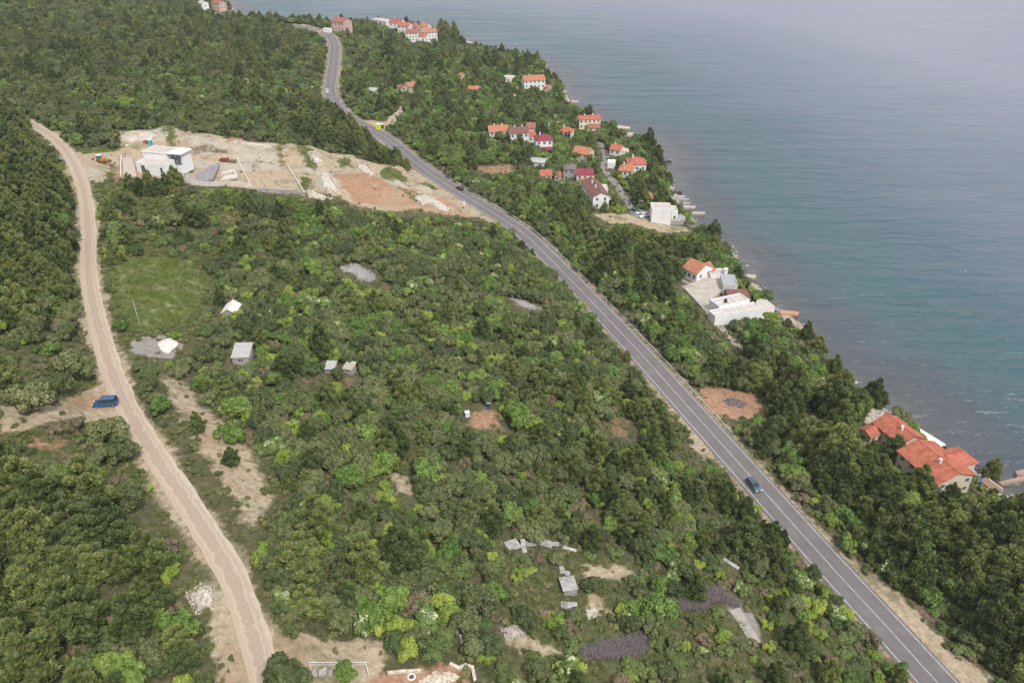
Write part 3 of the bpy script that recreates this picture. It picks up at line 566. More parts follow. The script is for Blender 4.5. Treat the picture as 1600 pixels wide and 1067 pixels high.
for k in range(3): m_ = MB(); m_.box(wd_ + .003, 2.5 + k * 5.5, 2.6, wd_ + 1.5, 6.5 + k * 5.5, 2.78); bl_ = m_.build('balcony', white, r_); m_ = MB(); m_.box(wd_ + 1.42, 2.5 + k * 5.5, 2.78, wd_ + 1.5, 6.5 + k * 5.5, 3.7); m_.build('parapet', white, bl_)
house('annex', "white stepped annex right of the maroon roofed apartment house", (940, 297), (950, 297), 4.2, 6, 'flat', white, terr, win=(1, 1), chim=0)
r_, wd_, dp_ = house('cube_house', "tall white cube shaped house with flat roof beside the parked cars", (1019, 327.5), (1050, 328), 5.6, 7, 'flat', white, paleroof, win=(0, 2), storeys=2, chim=0, vis=1)
house('annex', "lower white wing on the sea side of the white cube house", (1050.2, 331), (1059.5, 331), 4.6, 6, 'flat', white, paleroof, win=(1, 1), chim=0, vis=1)
house('yellow_house', "long yellow house with red roof nearest the small shore platforms", (905.5, 187.5), (938.5, 186), 5.2, 7, 'gx', cream, red, 1.3, win=(5, 2), storeys=2, chim=2, vis=.9)
house('annex', "low annex with dark red roof in front of the yellow house", (919, 200), (937, 200), 2.6, 5, 'gx', cream, brickr, 1.3, win=(2, 1), chim=0)
house('cottage', "red roofed cottage half hidden by a bright tree above the village road", (953, 233), (969, 235.5), 2.8, 6.5, 'gx', offw, red, 1.7, win=(2, 1), chim=1)
house('annex', "small cream annex at the sea end of the cottage above the village road", (969.5, 235), (974, 236.5), 2.2, 4, 'flat', cream, paleroof, win=(1, 1), chim=0)
house('villa', "white villa with large red hipped roof near the water", (982, 257), (1010, 257), 3.8, 9, 'hip', white, red, 2.4, win=(3, 2), vis=.6, balcony=False)
house('cottage', "orange hipped cottage just left of the large red hipped villa", (966, 266), (988, 268), 3.0, 8, 'hip', offw, orange, 2.0, win=(3, 1), vis=.3)
house('cottage', "small orange roofed house behind the white cube house", (1005, 310.5), (1020, 311), 3, 6, 'gy', beige, orange, 1.8, win=(2, 1), chim=0, vis=.5)
house('garage', "white flat roofed carport beside the village road", (949.5, 255), (962, 255.5), 2.4, 4.5, 'flat', white, white, win=(0, 0), chim=0, cat='carport')
# --- further along the coast
house('house', "white house with wide orange roof on the wooded bank", (819.5, 126.5), (852, 125), 5.0, 9, 'gx', white, orange, 2.2, win=(5, 2), storeys=2, chim=1, vis=.9)
house('annex', "small red roofed annex below the right end of the wide orange roof", (847, 136), (856, 137), 2.4, 6, 'gx', beige, red, 1, win=(1, 1), chim=0)
house('flat_house', "low white flat roofed house left of the house on the wooded bank", (785, 122), (804, 122.5), 3.0, 6, 'flat', white, paleroof, win=(3, 1), chim=0)
house('cottage', "lone cottage with orange roof in the woods above the road junction", (627, 135), (641, 137), 3.2, 8, 'gy', beige, orange, 1.8, win=(2, 1), chim=0, vis=.9)
house('annex', "low annex left of the lone orange roofed cottage in the woods", (620.5, 136.5), (628, 137), 2.6, 5, 'gx', beige, brickr, .9, win=(1, 0), chim=0)
house('shed', "grey roofed shed in the woods left of the lone orange cottage", (573, 141), (585, 143), 2.6, 7, 'gx', stone, sheetr, .8, win=(1, 1), chim=0)
house('cottage', "low orange roofed cottage hidden in trees left of the round lawn", (731, 139), (749, 140), 2.6, 5, 'gx', beige, orange, 1.3, win=(2, 1), chim=0, vis=.1)
house('hut', "tiny orange hut in the woods left of the hidden orange cottage", (715.5, 117), (720, 118), 2.6, 4, 'gx', pinkw, orange, 1.2, win=(1, 0), chim=0)
# --- the far headland
house('pink_house', "pinkish house with red roof above the highway crest", (517, 33.5), (536, 35.5), 6.5, 10, 'gx', pinkw, brickr, 2.4, win=(4, 2), storeys=2, vis=.8)
house('flat_house', "pale flat roofed block half hidden on the headland skyline", (581, 30.5), (603, 34.5), 5.5, 8, 'flat', offw, paleroof, win=(4, 1), storeys=2, chim=0)
house('house', "leftmost white gabled house with red brown roof on the headland", (607.5, 35.5), (626, 36.5), 6.5, 9, 'gx', white, brickr, 2.6, win=(3, 2), storeys=2, vis=.9)
house('house', "small white house with red roof second from the left on the headland", (621, 40.5), (638, 41.5), 5.5, 8, 'gx', white, red, 2.2, win=(3, 2), storeys=2, vis=.9)
house('house', "white house with orange roof at the back of the headland cluster", (655, 41.5), (667, 42.5), 6, 8, 'gx', white, orange, 2.2, win=(2, 1), storeys=2, vis=.8)
house('house', "pinkish house peeping out behind the headland cluster", (641, 41.5), (651, 42), 6, 7, 'gx', pinkw, brickr, 2, win=(2, 1), storeys=2, chim=0, vis=.5)
house('apartment_house', "large white house with red roof at the front left of the headland cluster", (633.5, 51.5), (652, 51.5), 6.2, 9, 'gx', white, brickr, 2.0, win=(4, 2), storeys=3, vis=.95)
house('apartment_house', "largest white house with orange roof at the front right of the headland cluster", (659.5, 51.5), (683, 49.5), 6.4, 8, 'gx', white, orange, 1.9, win=(5, 2), storeys=3, vis=.95)
house('annex', "low red roofed annex before the two large headland houses", (650, 57), (664, 57.5), 4, 6, 'gx', white, red, 1.3, win=(2, 1), chim=0, vis=.8)
house('pink_house', "pink house on the farthest point across the bay", (330, 4.5), (342, 6), 6, 9, 'gx', pinkw, brickr, 2.2, win=(3, 2), storeys=2, vis=.9)
house('house', "white house in the trees behind the bay, left of the pink one", (309, 4), (315, 5.5), 5, 7, 'gx', white, paleroof, 1.5, win=(2, 1), chim=0, vis=.9)
# --- villas in the middle of the shore
house('house', "long house with orange gabled roof above the flat white villas", (1067, 418), (1089.5, 427.5), 3.6, 8.5, 'gx', white, orange, 2.2, win=(3, 2), vis=.9, chim=0)
house('house', "white gabled wing joined to the orange roofed shore house", (1092, 429), (1117, 421), 3.0, 6, 'gx', white, orange, 1.8, win=(3, 1), vis=.9, chim=1)
r_, wd_, dp_ = house('flat_house', "white flat roofed annex with a tall square chimney tower", (1111, 432), (1136, 430), 3.0, 5, 'flat', white, paleroof, win=(2, 1), chim=0, vis=1)
m_ = MB(); m_.box(wd_ - .9, .3, 3.4, wd_ + .2, 1.4, 5.0); m_.box(wd_ - 1.1, .1, 5.0, wd_ + .4, 1.6, 5.15); m_.build('chimney_tower', white, r_)
house('modern_house', "grey flat roofed modern house with a white edged slab roof", (1130, 446), (1153, 447), 4.2, 8, 'flat', greyw, simple("grey_roof_felt", (.36, .37, .37), .9, .08, 1), win=(2, 1), chim=0, vis=1)
house('pavilion', "low pavilion with dark red roof between the grey and white villas", (1141, 468), (1172, 468), 2.6, 6, 'shed', wood, maroon, .5, win=(2, 0), chim=0, cat='pavilion', vis=.3)
def cells_villa(name, label, A, B, h, depth, cells):
    r_, wd, dp = house(name, label, A, B, h, depth, 'flat', white, paleroof, win=(0, 0), chim=0, vis=1)
    m_ = MB(); x = 0
    for c in cells[:-1]: x += c; m_.box(wd * x - .12, .2, h + .1, wd * x + .12, depth - .2, h + .38)
    m_.box(.2, depth * .5 - .1, h + .1, wd * cells[0], depth * .5 + .1, h + .37); m_.build('roof_divider', white, r_); return r_, wd, dp
cells_villa('modern_villa', "rear half of the white twin villa, nearer the grey modern house", (1123.5, 480.5), (1171.5, 470), 4.0, 5.2, (.4, .2, .4))
r_, wd_, dp_ = cells_villa('modern_villa', "front half of the white twin villa with long blank lilac white wall", (1117.5, 495.5), (1189, 481.5), 3.0, 3.9, (.22, .26, .12, .4))
house('hut', "white gabled hut standing alone in the scrub by the meadow", (346, 489), (367, 489), 1.7, 4.4, 'gy', stone, simple("bleached_sheet", (.66, .63, .57), .8, .1, 2), 1.0, .25, win=(0, 0), chim=0, cat='hut', vis=.5, door=False)
house('shed', "shed with pale grey roof among oaks right of the gravel yard", (362, 559), (388, 558), 1.5, 4.6, 'shed', stone, simple("pale_grey_sheet", (.42, .41, .38), .7, .08, 1.5), .8, .2, win=(1, 1), chim=0, cat='shed', vis=.4)
house('shed', "low shed with light grey roof hidden in the middle of the scrub", (507, 576), (521, 577), 1.0, 2.4, 'shed', stone, sheetr, .5, .2, win=(1, 0), chim=0, cat='shed', vis=.3)
house('shed', "second low shed with brownish roof hidden right of the light grey one", (536, 576), (549, 578), 1.0, 2.4, 'shed', stone, simple("brown_sheet", (.42, .37, .3), .8, .12, 1.5), .5, .2, win=(1, 0), chim=0, cat='shed', vis=.3)
# --- the two red houses at the lower right
r_, wd_, dp_ = house('shore_house', "upper red roofed shore house with beige gable end", (1408, 694), (1444, 684.5), 4.6, 9.5, 'gy', beige, red, 1.7, .4, win=(2, 3), storeys=2, chim=1, vis=.95)
house('annex', "low red roofed annex at the upper left of the shore houses", (1361, 683), (1381, 675), 2.8, 4, 'gx', beige, red, 1.0, win=(2, 1), chim=0, vis=.2)
r_, wd_, dp_ = house('shore_house', "lower and larger red roofed shore house beside the jetty", (1465, 756), (1523, 741), 5.0, 12.5, 'gy', beige, red, 2.0, .45, win=(3, 4), storeys=2, chim=1, vis=.95)
m_ = MB(); W_ = wd_; c = [(W_ - 1.2, 3.0, 5.2), (W_ + 4.6, 3.0, 4.85), (W_ + 4.6, 9.6, 4.85), (W_ - 1.2, 9.6, 5.2)]; rg = [(W_ - 3.0, 6.3, 6.45), (W_ + 2.2, 6.3, 6.3)]
roofpiece(m_, [c[0], c[1], rg[1], rg[0]]); roofpiece(m_, [c[2], c[3], rg[0], rg[1]]); roofpiece(m_, [c[1], c[2], rg[1]]); o_ = m_.build('wing_roof', red, r_); set_rib(o_, 0)
m_ = MB(); m_.box(W_ + .003, 3.5, -3, W_ + 4.1, 9.1, 4.8); m_.build('wing_wall', beige, r_)
m_ = MB()
for x in (.25, W_ - .25): m_.tube((x, -.12, -1.5), (x, -.12, 5.0), .07, n=8)
m_.build('drainpipe', wood, r_)
# white villa under construction by the gravel track
r_, wd_, dp_ = house('modern_villa', "white villa under construction by the gravel track, two flat roofed blocks", (212, 255), (256, 259.5), 3.3, 6.0, 'flat', white, paleroof, win=(0, 1), chim=0, vis=1)
for x0, w2 in ((.23, 1.5),): window(r_, wd_ * x0, .15, w2, 2.6, 'f', wd_, dp_)
window(r_, wd_ * .88, .6, .9, 1.9, 'f', wd_, dp_)
a_ = MB(); a_.box(-.6, 5.2, -1.5, wd_ * .8, 12, 5.7); a_.box(-.8, 5.0, 5.7, wd_ * .82, 12.3, 5.95); a_.build('upper_block', white, r_); b_ = MB(); b_.box(-.4, 5.4, 5.95, wd_ * .8, 12, 5.99); b_.build('upper_roof', paleroof, r_)
a_ = MB(); a_.box(wd_ * .8 + .003, 6.8, -1.5, wd_ + 2.6, 12.0, 5.7); a_.box(wd_ * .82 + .004, 5.3, 5.71, wd_ + 3.4, 12.3, 5.97); a_.build('glazed_block', white, r_)
b_ = MB(); b_.box(wd_ * .8 + .4, 6.72, 1.6, wd_ + 2.2, 6.78, 5.2); g_ = b_.build('glazing', simple("blue_glass", (.08, .13, .14), .15, .1, 1, spec=.7), r_); f_ = MB()
for k in range(3): x = wd_ * .8 + .4 + (wd_ * .2 + 1.75) * k / 2; f_.box(x, 6.64, 1.6, x + .08, 6.715, 5.2)
f_.build('mullion', frame_w, g_)
# ---------------------------------------------------------------- terraces, walls, piers
def slab(name, label, px, h, mat, cat, depth=1.5, rail=False, z=None, kind=None):
    pts = [(G(*p) if z is None else Vector(PZ(*p, z))) for p in px]; zz = max(p.z for p in pts) + h if z is None else z; c = Vector((sum(p.x for p in pts) / len(pts), sum(p.y for p in pts) / len(pts), 0))
    m_ = MB(); m_.prism([(p.x - c.x, p.y - c.y) for p in pts], zz - depth, zz); o = m_.build(name, mat, None, (c.x, c.y, 0)); tag(o, label, cat, None, kind)
    r = max(math.hypot(p.x - c.x, p.y - c.y) for p in pts); BLOCK.append((c.x, c.y, r * .7))
    q = [to_px(p.x, p.y, zz) for p in pts]; protect([(a[0], a[1]) for a in q], min(a[2] for a in q) - 1); return o
def wall_line(name, label, px, h, mat, cat='wall', t=.25, posts=False, dz=0, base=1.0):
    pts = [G(*p) for p in px]; m_ = MB()
    for a, b in zip(pts[:-1], pts[1:]):
        d = Vector((b.x - a.x, b.y - a.y, 0)).normalized(); n = Vector((-d.y, d.x, 0)) * t / 2; e = d * t / 2
        m_.add([tuple(v) for v in (a - n - e - Vector((0, 0, base)), b - n + e - Vector((0, 0, base)), b + n + e - Vector((0, 0, base)), a + n - e - Vector((0, 0, base)), a - n - e + Vector((0, 0, h)), b - n + e + Vector((0, 0, h)), b + n + e + Vector((0, 0, h)), a + n - e + Vector((0, 0, h)))],
               [(0, 3, 2, 1), (4, 5, 6, 7), (0, 1, 5, 4), (1, 2, 6, 5), (2, 3, 7, 6), (3, 0, 4, 7)])
        k = max(1, int((b - a).length / 3))
        for i in range(k + 1): p = a.lerp(b, i / k); BLOCK.append((p.x, p.y, 1.0)); 
        qa, qb = to_px(a.x, a.y, a.z), to_px(b.x, b.y, b.z); ta, tb = to_px(a.x, a.y, a.z + h), to_px(b.x, b.y, b.z + h); protect([(qa[0] - 2, qa[1] + 1), (qb[0] + 2, qb[1] + 1), (tb[0] + 2, tb[1] - 1), (ta[0] - 2, ta[1] - 1)], min(qa[2], qb[2]) - 1)
    c = pts[0]; m_.v = [(x - c.x, y - c.y, z - c.z) for x, y, z in m_.v]; o = m_.build(name, mat, None, c); tag(o, label, cat); return o
slab('terrace', "grey paved terrace on a retaining wall below the white cube house", [(1016, 346), (1060, 352), (1071, 349), (1068, 342), (1020, 338)], .25, conc, 'terrace', 3)
slab('lawn_terrace', "small green lawn between the cube house terrace and the water", [(1069, 350), (1082, 352), (1078, 345), (1070, 342)], .1, simple("lawn", (.08, .15, .04), .95, .2, 3), 'lawn', 1.5)
wall_line('retaining_wall', "dark topped wall along the lawn beside the cube house", [(1071, 353), (1086, 354), (1078, 344)], .8, simple("dark_wall", (.16, .155, .16), .9, .1, 1))
slab('courtyard', "sandy paved yard with low walls behind the white twin villa", [(1069, 449), (1107, 489), (1112, 472), (1127, 462), (1122, 446), (1100, 442), (1078, 444)], .08, simple("sandy_paving", (.46, .41, .34), .9, .1, .8), 'yard', 1)
wall_line('garden_wall', "long pale wall along the lane up to the white twin villa", [(1070, 453), (1088, 472), (1106, 492), (1117, 505)], .7, offw)
wall_line('garden_wall', "short white wall at the top of the sandy yard", [(1066, 441), (1078, 447), (1090, 453)], 1.0, offw)
slab('terrace', "white seaside terrace right of the twin villa", [(1190, 507), (1178, 492), (1182, 470), (1190, 469), (1210, 486), (1203, 508)], .25, terr, 'terrace', 3)
slab('terrace', "narrow white seaside terrace between the two red roofed shore houses", [(1420, 671), (1427, 668), (1476, 699), (1470, 703), (1446, 702)], .6, white, 'terrace', 2.5)
slab('deck', "brown sunken deck with white kerbs below the larger shore house", [(1531, 752), (1540, 746), (1568, 768), (1552, 770)], .25, wood, 'deck', 2)
wall_line('promenade_wall', "white kerb wall running seaward past the larger shore house", [(1538, 742), (1550, 752), (1566, 764)], .5, offw, 'wall')
wall_line('promenade_wall', "second white kerb wall nearer the bottom below the deck", [(1574, 763), (1586, 772)], .5, offw, 'wall')
slab('tarpaulin', "bright blue tarpaulin at the corner of the larger shore house", [(1524, 752), (1526, 748), (1534, 750), (1531, 757)], .5, simple("blue_tarp", (.05, .12, .38), .6, .1, 2), 'tarpaulin', .4)
PIERS = [("lowest and longest stone jetty of the village, below the white cube house", [(1076, 333), (1100, 333.5), (1102, 331.5), (1077, 330.5)]), ("second stone jetty from the bottom of the village", [(1068, 324), (1086, 324), (1087, 322), (1068, 321)]),
         ("short blocky jetty third from the bottom of the village", [(1067, 318), (1078, 318), (1079, 316), (1068, 315.5)]), ("thin jetty fourth from the bottom of the village", [(1054, 312), (1075, 312), (1077, 310), (1055, 309.5)]),
         ("light jetty fifth from the bottom of the village", [(1054, 307.5), (1069, 308), (1071, 306), (1054, 305)]), ("dark slender jetty sixth from the bottom of the village", [(1048, 300.5), (1065, 300.5), (1066, 299), (1048, 298.6)]),
         ("tiny jetty nearest the round pine, topmost of the village row", [(1047, 294), (1053, 294.5), (1054, 292.5), (1047, 292)]), ("small dark jetty halfway up the village shore", [(1040, 252.5), (1049, 252.5), (1049, 251), (1041, 250.5)]),
         ("upper stone platform below the yellow house", [(964, 200), (984, 201), (985, 198.5), (966, 196)]), ("middle stone platform below the yellow house", [(966, 205), (979, 206), (980, 203), (967, 202)]), ("broad lower stone platform below the yellow house", [(971, 211), (988, 211), (990, 207.5), (972, 207)]),
         ("reddish jetty on the wooded shore above the yellow house", [(893, 159), (903, 159), (904, 157.5), (893, 157)]), ("terracotta jetty off the white twin villa", [(1219, 490), (1247, 491), (1249, 487), (1220, 484)]), ("small stone pier below the orange roofed shore house", [(1165, 433), (1180, 434), (1182, 430), (1167, 428)]),
         ("brown jetty at the lower right corner by the larger shore house", [(1560, 753), (1566, 756), (1600, 749), (1640, 741), (1640, 735), (1598, 743)]), ("T shaped head platform of the brown jetty at the right edge", [(1590, 742), (1612, 738), (1606, 731), (1586, 736)]),
         ("pale slipway at the tip of the far headland", [(718, 66), (735, 68), (738, 66), (720, 63)])]
for i, (lab, px) in enumerate(PIERS):
    o = slab('jetty', lab, px, 0, {2: conc, 3: conc, 5: dark, 7: dark, 14: simple("jetty_boards", (.36, .25, .19), .9, .15, 2), 15: simple("jetty_boards", (.36, .25, .19), .9, .15, 2), 12: simple("terracotta_paving", (.5, .27, .17), .9, .1, 2)}.get(i, stonep), 'jetty', 2.2, z=.75 + .03 * (i % 3) if i != 15 else .84)
    o['group'] = 'jetties along the shore'
def boat(label, px, py, rz, L, hullm):
    p = PZ(px, py, .1); r = empty('rowing_boat', (p[0], p[1], .02), rz); tag(r, label, 'boat'); n = 9; V = []; Fc = []
    for i in range(n):
        t = i / (n - 1); x = (t - .5) * L; w_ = .75 * (math.sin(math.pi * min(1, .25 + t * .8)) ** .6); w_ = w_ if t < .98 else .03; sh = .5 + .25 * t * t
        for y, z in ((-w_, sh), (-w_ * .6, .05), (0, -.12), (w_ * .6, .05), (w_, sh)): V.append((x, y, z))
    for i in range(n - 1):
        for k in range(4): Fc.append((i * 5 + k, i * 5 + k + 1, i * 5 + k + 6, i * 5 + k + 5))
    b = MB(); b.add(V, Fc + [(0, 1, 2, 3, 4)]); b.build('hull', hullm, r); s_ = MB()
    for x in (-.22 * L, .1 * L): s_.box(x - .12, -.55, .32, x + .12, .55, .37)
    s_.build('seat', wood, r)
boat("orange rowing boat floating off the shore below the twin villa", 1266, 518, .1, 3.6, simple("orange_hull", (.5, .2, .09), .5, .1, 1)); boat("small white boat drawn up by the larger shore house", 1550, 738, .5, 3.2, white)
# --- plots round the villa under construction
wall_line('garden_wall', "white wall at the left side of the villa's yard", [(191, 247), (190, 262), (190, 279)], 1.3, white)
wall_line('retaining_wall', "low grey retaining wall in front of the villa's yard", [(190, 279), (225, 281), (262, 283)], .9, conc)
slab('paved_yard', "pinkish paved yard left of the white villa", [(192, 278), (214, 279), (211, 262), (206, 250), (192, 250)], .12, simple("pink_paving", (.5, .4, .33), .9, .12, 1), 'yard', .8)
wall_line('garden_wall', "tall white wall right of the villa beside the stairs", [(279, 240), (284, 258), (287, 277)], 1.8, white)
slab('staircase', "grey concrete stairs running down right of the villa", [(284, 246), (290, 246), (299, 284), (290, 285)], .25, conc, 'stairs', 1)
wall_line('retaining_wall', "long pale retaining wall along the foot of the grey paved plot", [(299, 289), (322, 291), (345, 291), (368, 290), (391, 293)], 1.6, simple("pale_block_wall", (.58, .54, .48), .9, .1, 1))
wall_line('boundary_wall', "thin pale wall between the paved plot and the orange earth plot", [(370, 248), (381, 270), (393, 294)], .8, offw)
wall_line('boundary_wall', "thin pale wall at the right side of the orange earth plot", [(450, 262), (463, 282), (477, 306)], .9, offw)
wall_line('retaining_wall', "grey retaining wall along the foot of the orange earth plot", [(404, 300), (440, 303), (462, 303), (477, 307)], 1.5, conc)
slab('paved_yard', "grey paved area of the plot with the long pale wall", [(304, 286), (334, 286), (345, 262), (330, 264), (306, 274)], .1, simple("grey_paving", (.28, .26, .26), .9, .15, .7), 'yard', .6)
for i, (px, lab) in enumerate(((((346, 270), (366, 268), (368, 270), (346, 273)), "upper concrete foundation strip in the grey paved plot"), (((344, 282), (372, 282), (371, 277), (352, 277)), "lower concrete foundation slab in the grey paved plot"), (((364, 268), (369, 278), (372, 277), (367, 267)), "concrete foundation wall at the right of the foundations"))):
    slab('foundation', lab, px, .3, simple("fresh_concrete", (.58, .55, .5), .9, .08, 1), 'foundation', .8)
def at_px(name, px, py, rz, label, cat, group=None, dz=0):
    g = G(px, py); r = empty(name, (g.x, g.y, g.z + dz), rz); tag(r, label, cat, group); BLOCK.append((g.x, g.y, 1.6)); t = to_px(g.x, g.y, g.z + 1); protect([(t[0] - 4, t[1] - 5), (t[0] + 4, t[1] - 5), (t[0] + 4, t[1] + 4), (t[0] - 4, t[1] + 4)], t[2] - 1); return r
r_ = at_px('portable_toilet', 235.5, 227, .1, "bright blue portable toilet with white roof behind the white villa", 'portable toilet'); bl = simple("blue_plastic", (.03, .3, .42), .5, .05, 2); m_ = MB(); m_.box(-.65, -.6, 0, .65, .6, 2.1); m_.build('cabin', bl, r_)
m_ = MB(); m_.add([(-.7, -.65, 2.1), (.7, -.65, 2.1), (.7, .65, 2.1), (-.7, .65, 2.1), (-.45, -.4, 2.4), (.45, -.4, 2.4), (.45, .4, 2.4), (-.45, .4, 2.4)], [(4, 5, 6, 7), (0, 1, 5, 4), (1, 2, 6, 5), (2, 3, 7, 6), (3, 0, 4, 7)]); m_.build('roof', white, r_); m_ = MB(); m_.box(-.4, -.64, .1, .4, -.603, 1.95); d_ = m_.build('door', simple("pale_blue_plastic", (.1, .4, .5), .5, .05, 2), r_); m_ = MB(); m_.box(.25, -.68, .95, .33, -.641, 1.1); m_.build('handle', dark, d_)
def boxthing(name, label, cat, px, py, rz, sx_, sy_, sz_, mat, detail=None, group=None):
    r = at_px(name, px, py, rz, label, cat, group); m_ = MB(); m_.box(-sx_ / 2, -sy_ / 2, -.1, sx_ / 2, sy_ / 2, sz_)
    o = m_.build('body', mat, r); bv = o.modifiers.new('bevel', 'BEVEL'); bv.width = .04; bv.segments = 2
    if detail == 'ribs':
        q = MB(); n = int(sx_ / .4)
        for k in range(n + 1): x = -sx_ / 2 + .05 + (sx_ - .1) * k / n; q.box(x - .04, -sy_ / 2 - .06, .05, x + .04, -sy_ / 2 - .004, sz_ - .05)
        q.build('ribs', mat, r); q = MB(); q.box(-sx_ / 2 - .05, -sy_ / 2 - .07, sz_ + .002, sx_ / 2 + .05, -sy_ / 2 + .06, sz_ + .1); q.box(-sx_ / 2 - .05, sy_ / 2 - .06, sz_ + .002, sx_ / 2 + .05, sy_ / 2 + .07, sz_ + .1); q.build('rim', mat, r)
    elif detail == 'lid':
        q = MB(); q.box(-sx_ / 2 - .04, -sy_ / 2 - .04, sz_ + .003, sx_ / 2 + .04, sy_ / 2 + .04, sz_ + .12); q.build('lid', simple("white_plastic", (.7, .7, .68), .5, .05, 2), r)
    return r
boxthing('skip_container', "rust red skip on the pale ground of the dug plot", 'skip', 351, 254, .05, 3.3, 2.0, 1.4, simple("rust", (.2, .06, .045), .8, .2, 2), 'ribs'); boxthing('pallet_stack', "dark olive stack of boards right of the rust red skip", 'board stack', 363, 254, .05, 2.6, 1.6, .7, simple("olive_boards", (.16, .12, .06), .9, .2, 3), 'ribs')
boxthing('brick_pallet', "pallet of red bricks left of the blue portable toilet", 'brick pallet', 228, 224, .1, 1.6, 1.2, .9, simple("red_bricks", (.32, .11, .07), .9, .2, 4), 'ribs')
boxthing('recycling_container', "bright yellow green container at the road junction", 'container', 591.5, 202, -.1, 2.8, 2.0, 2.6, simple("lime_paint", (.6, .66, .03), .5, .06, 1), 'lid'); boxthing('waste_container', "dark container with pale front right of the bright yellow green one", 'container', 597, 201, -.1, 1.5, 1.5, 2.0, dark, 'lid')
boxthing('utility_cabinet', "white utility cabinet beside the highway at the end of the dug slope", 'cabinet', 725, 321, -.5, 1.0, .7, 1.3, white, 'lid'); boxthing('water_tank', "white plastic water tank at the edge of the red soil clearing", 'water tank', 730, 650, .3, 1.0, 1.0, 1.1, simple("white_plastic", (.7, .7, .68), .5, .05, 2), 'lid')
boxthing('waste_bin', "blue barrel shaped bin under the tree at the red soil clearing", 'bin', 763, 635, 0, .9, .9, 1.1, simple("navy_plastic", (.02, .04, .2), .5, .1, 2), 'lid'); boxthing('crate', "pale wooden crate in the grass right of the bottom meadow", 'crate', 724, 1002, .2, 1.0, 1.4, .8, simple("pale_boards", (.5, .44, .4), .9, .15, 4), 'ribs')
boxthing('bus_shelter', "white shelter beside the highway crest", 'shelter', 512, 51, -.4, 6, 3, 2.8, white, 'lid'); boxthing('stone_block', "pale block lying by the leaning pine near the upper brush pile", 'stone block', 1077, 855, .6, 1.6, .8, .5, offw)
# --- guard rails
def guardrail(name, label, i0, i1, off, barm, h=.75):
    L = HWY[i0:i1]; T = np.gradient(L[:, :2], axis=0); T /= np.linalg.norm(T, axis=1)[:, None]; Nn = np.c_[T[:, 1], -T[:, 0]]; Q = np.c_[L[:, :2] + Nn * off, L[:, 2]]; r = empty(name, Q[0]); tag(r, label, 'guard rail'); b = MB()
    for p, q in zip(Q[:-1], Q[1:]):
        p, q = p - Q[0], q - Q[0]; n = Vector((-(q[1] - p[1]), q[0] - p[0], 0)).normalized() * .05
        b.add([(p[0] - n.x, p[1] - n.y, p[2] + h - .28), (q[0] - n.x, q[1] - n.y, q[2] + h - .28), (q[0] + n.x, q[1] + n.y, q[2] + h - .28), (p[0] + n.x, p[1] + n.y, p[2] + h - .28), (p[0] - n.x, p[1] - n.y, p[2] + h), (q[0] - n.x, q[1] - n.y, q[2] + h), (q[0] + n.x, q[1] + n.y, q[2] + h), (p[0] + n.x, p[1] + n.y, p[2] + h)], [(0, 3, 2, 1), (4, 5, 6, 7), (0, 1, 5, 4), (2, 3, 7, 6)])
    b.build('rail', barm, r); pm = MB(); pm.box(-.06, -.06, -.8, .06, .06, h - .05); base = None; n = min(98, len(Q) - 1); st = max(1, math.ceil((len(Q) - 1) / n))
    for k in range(0, len(Q), st):
        if base is None: base = pm.build('post', steel, r); o = base
        else: o = base.copy(); COL.objects.link(o); o.parent = r
        p = Q[k] - Q[0]; o.location = (p[0], p[1], p[2])
def hwy_index(px, py, h=10): q = PZ(px, py, h); return int(((HWY[:, :2] - q[:2]) ** 2).sum(1).argmin())
guardrail('guard_rail', "long pale guard rail on the sea side of the highway's straight", hwy_index(1120, 685, 9), hwy_index(640, 247, 11), 4.5, simple("pale_rail", (.6, .6, .58), .6, .08, 2))
guardrail('guard_rail', "white guard rail on the outer side of the highway crest", hwy_index(513, 55, 20), len(HWY) - 2, 4.4, white); guardrail('guard_rail', "guard rail on the sea side of the far bend of the highway", hwy_index(545, 184, 13), hwy_index(521, 90, 18), 4.4, simple("pale_rail", (.6, .6, .58), .6, .08, 2))
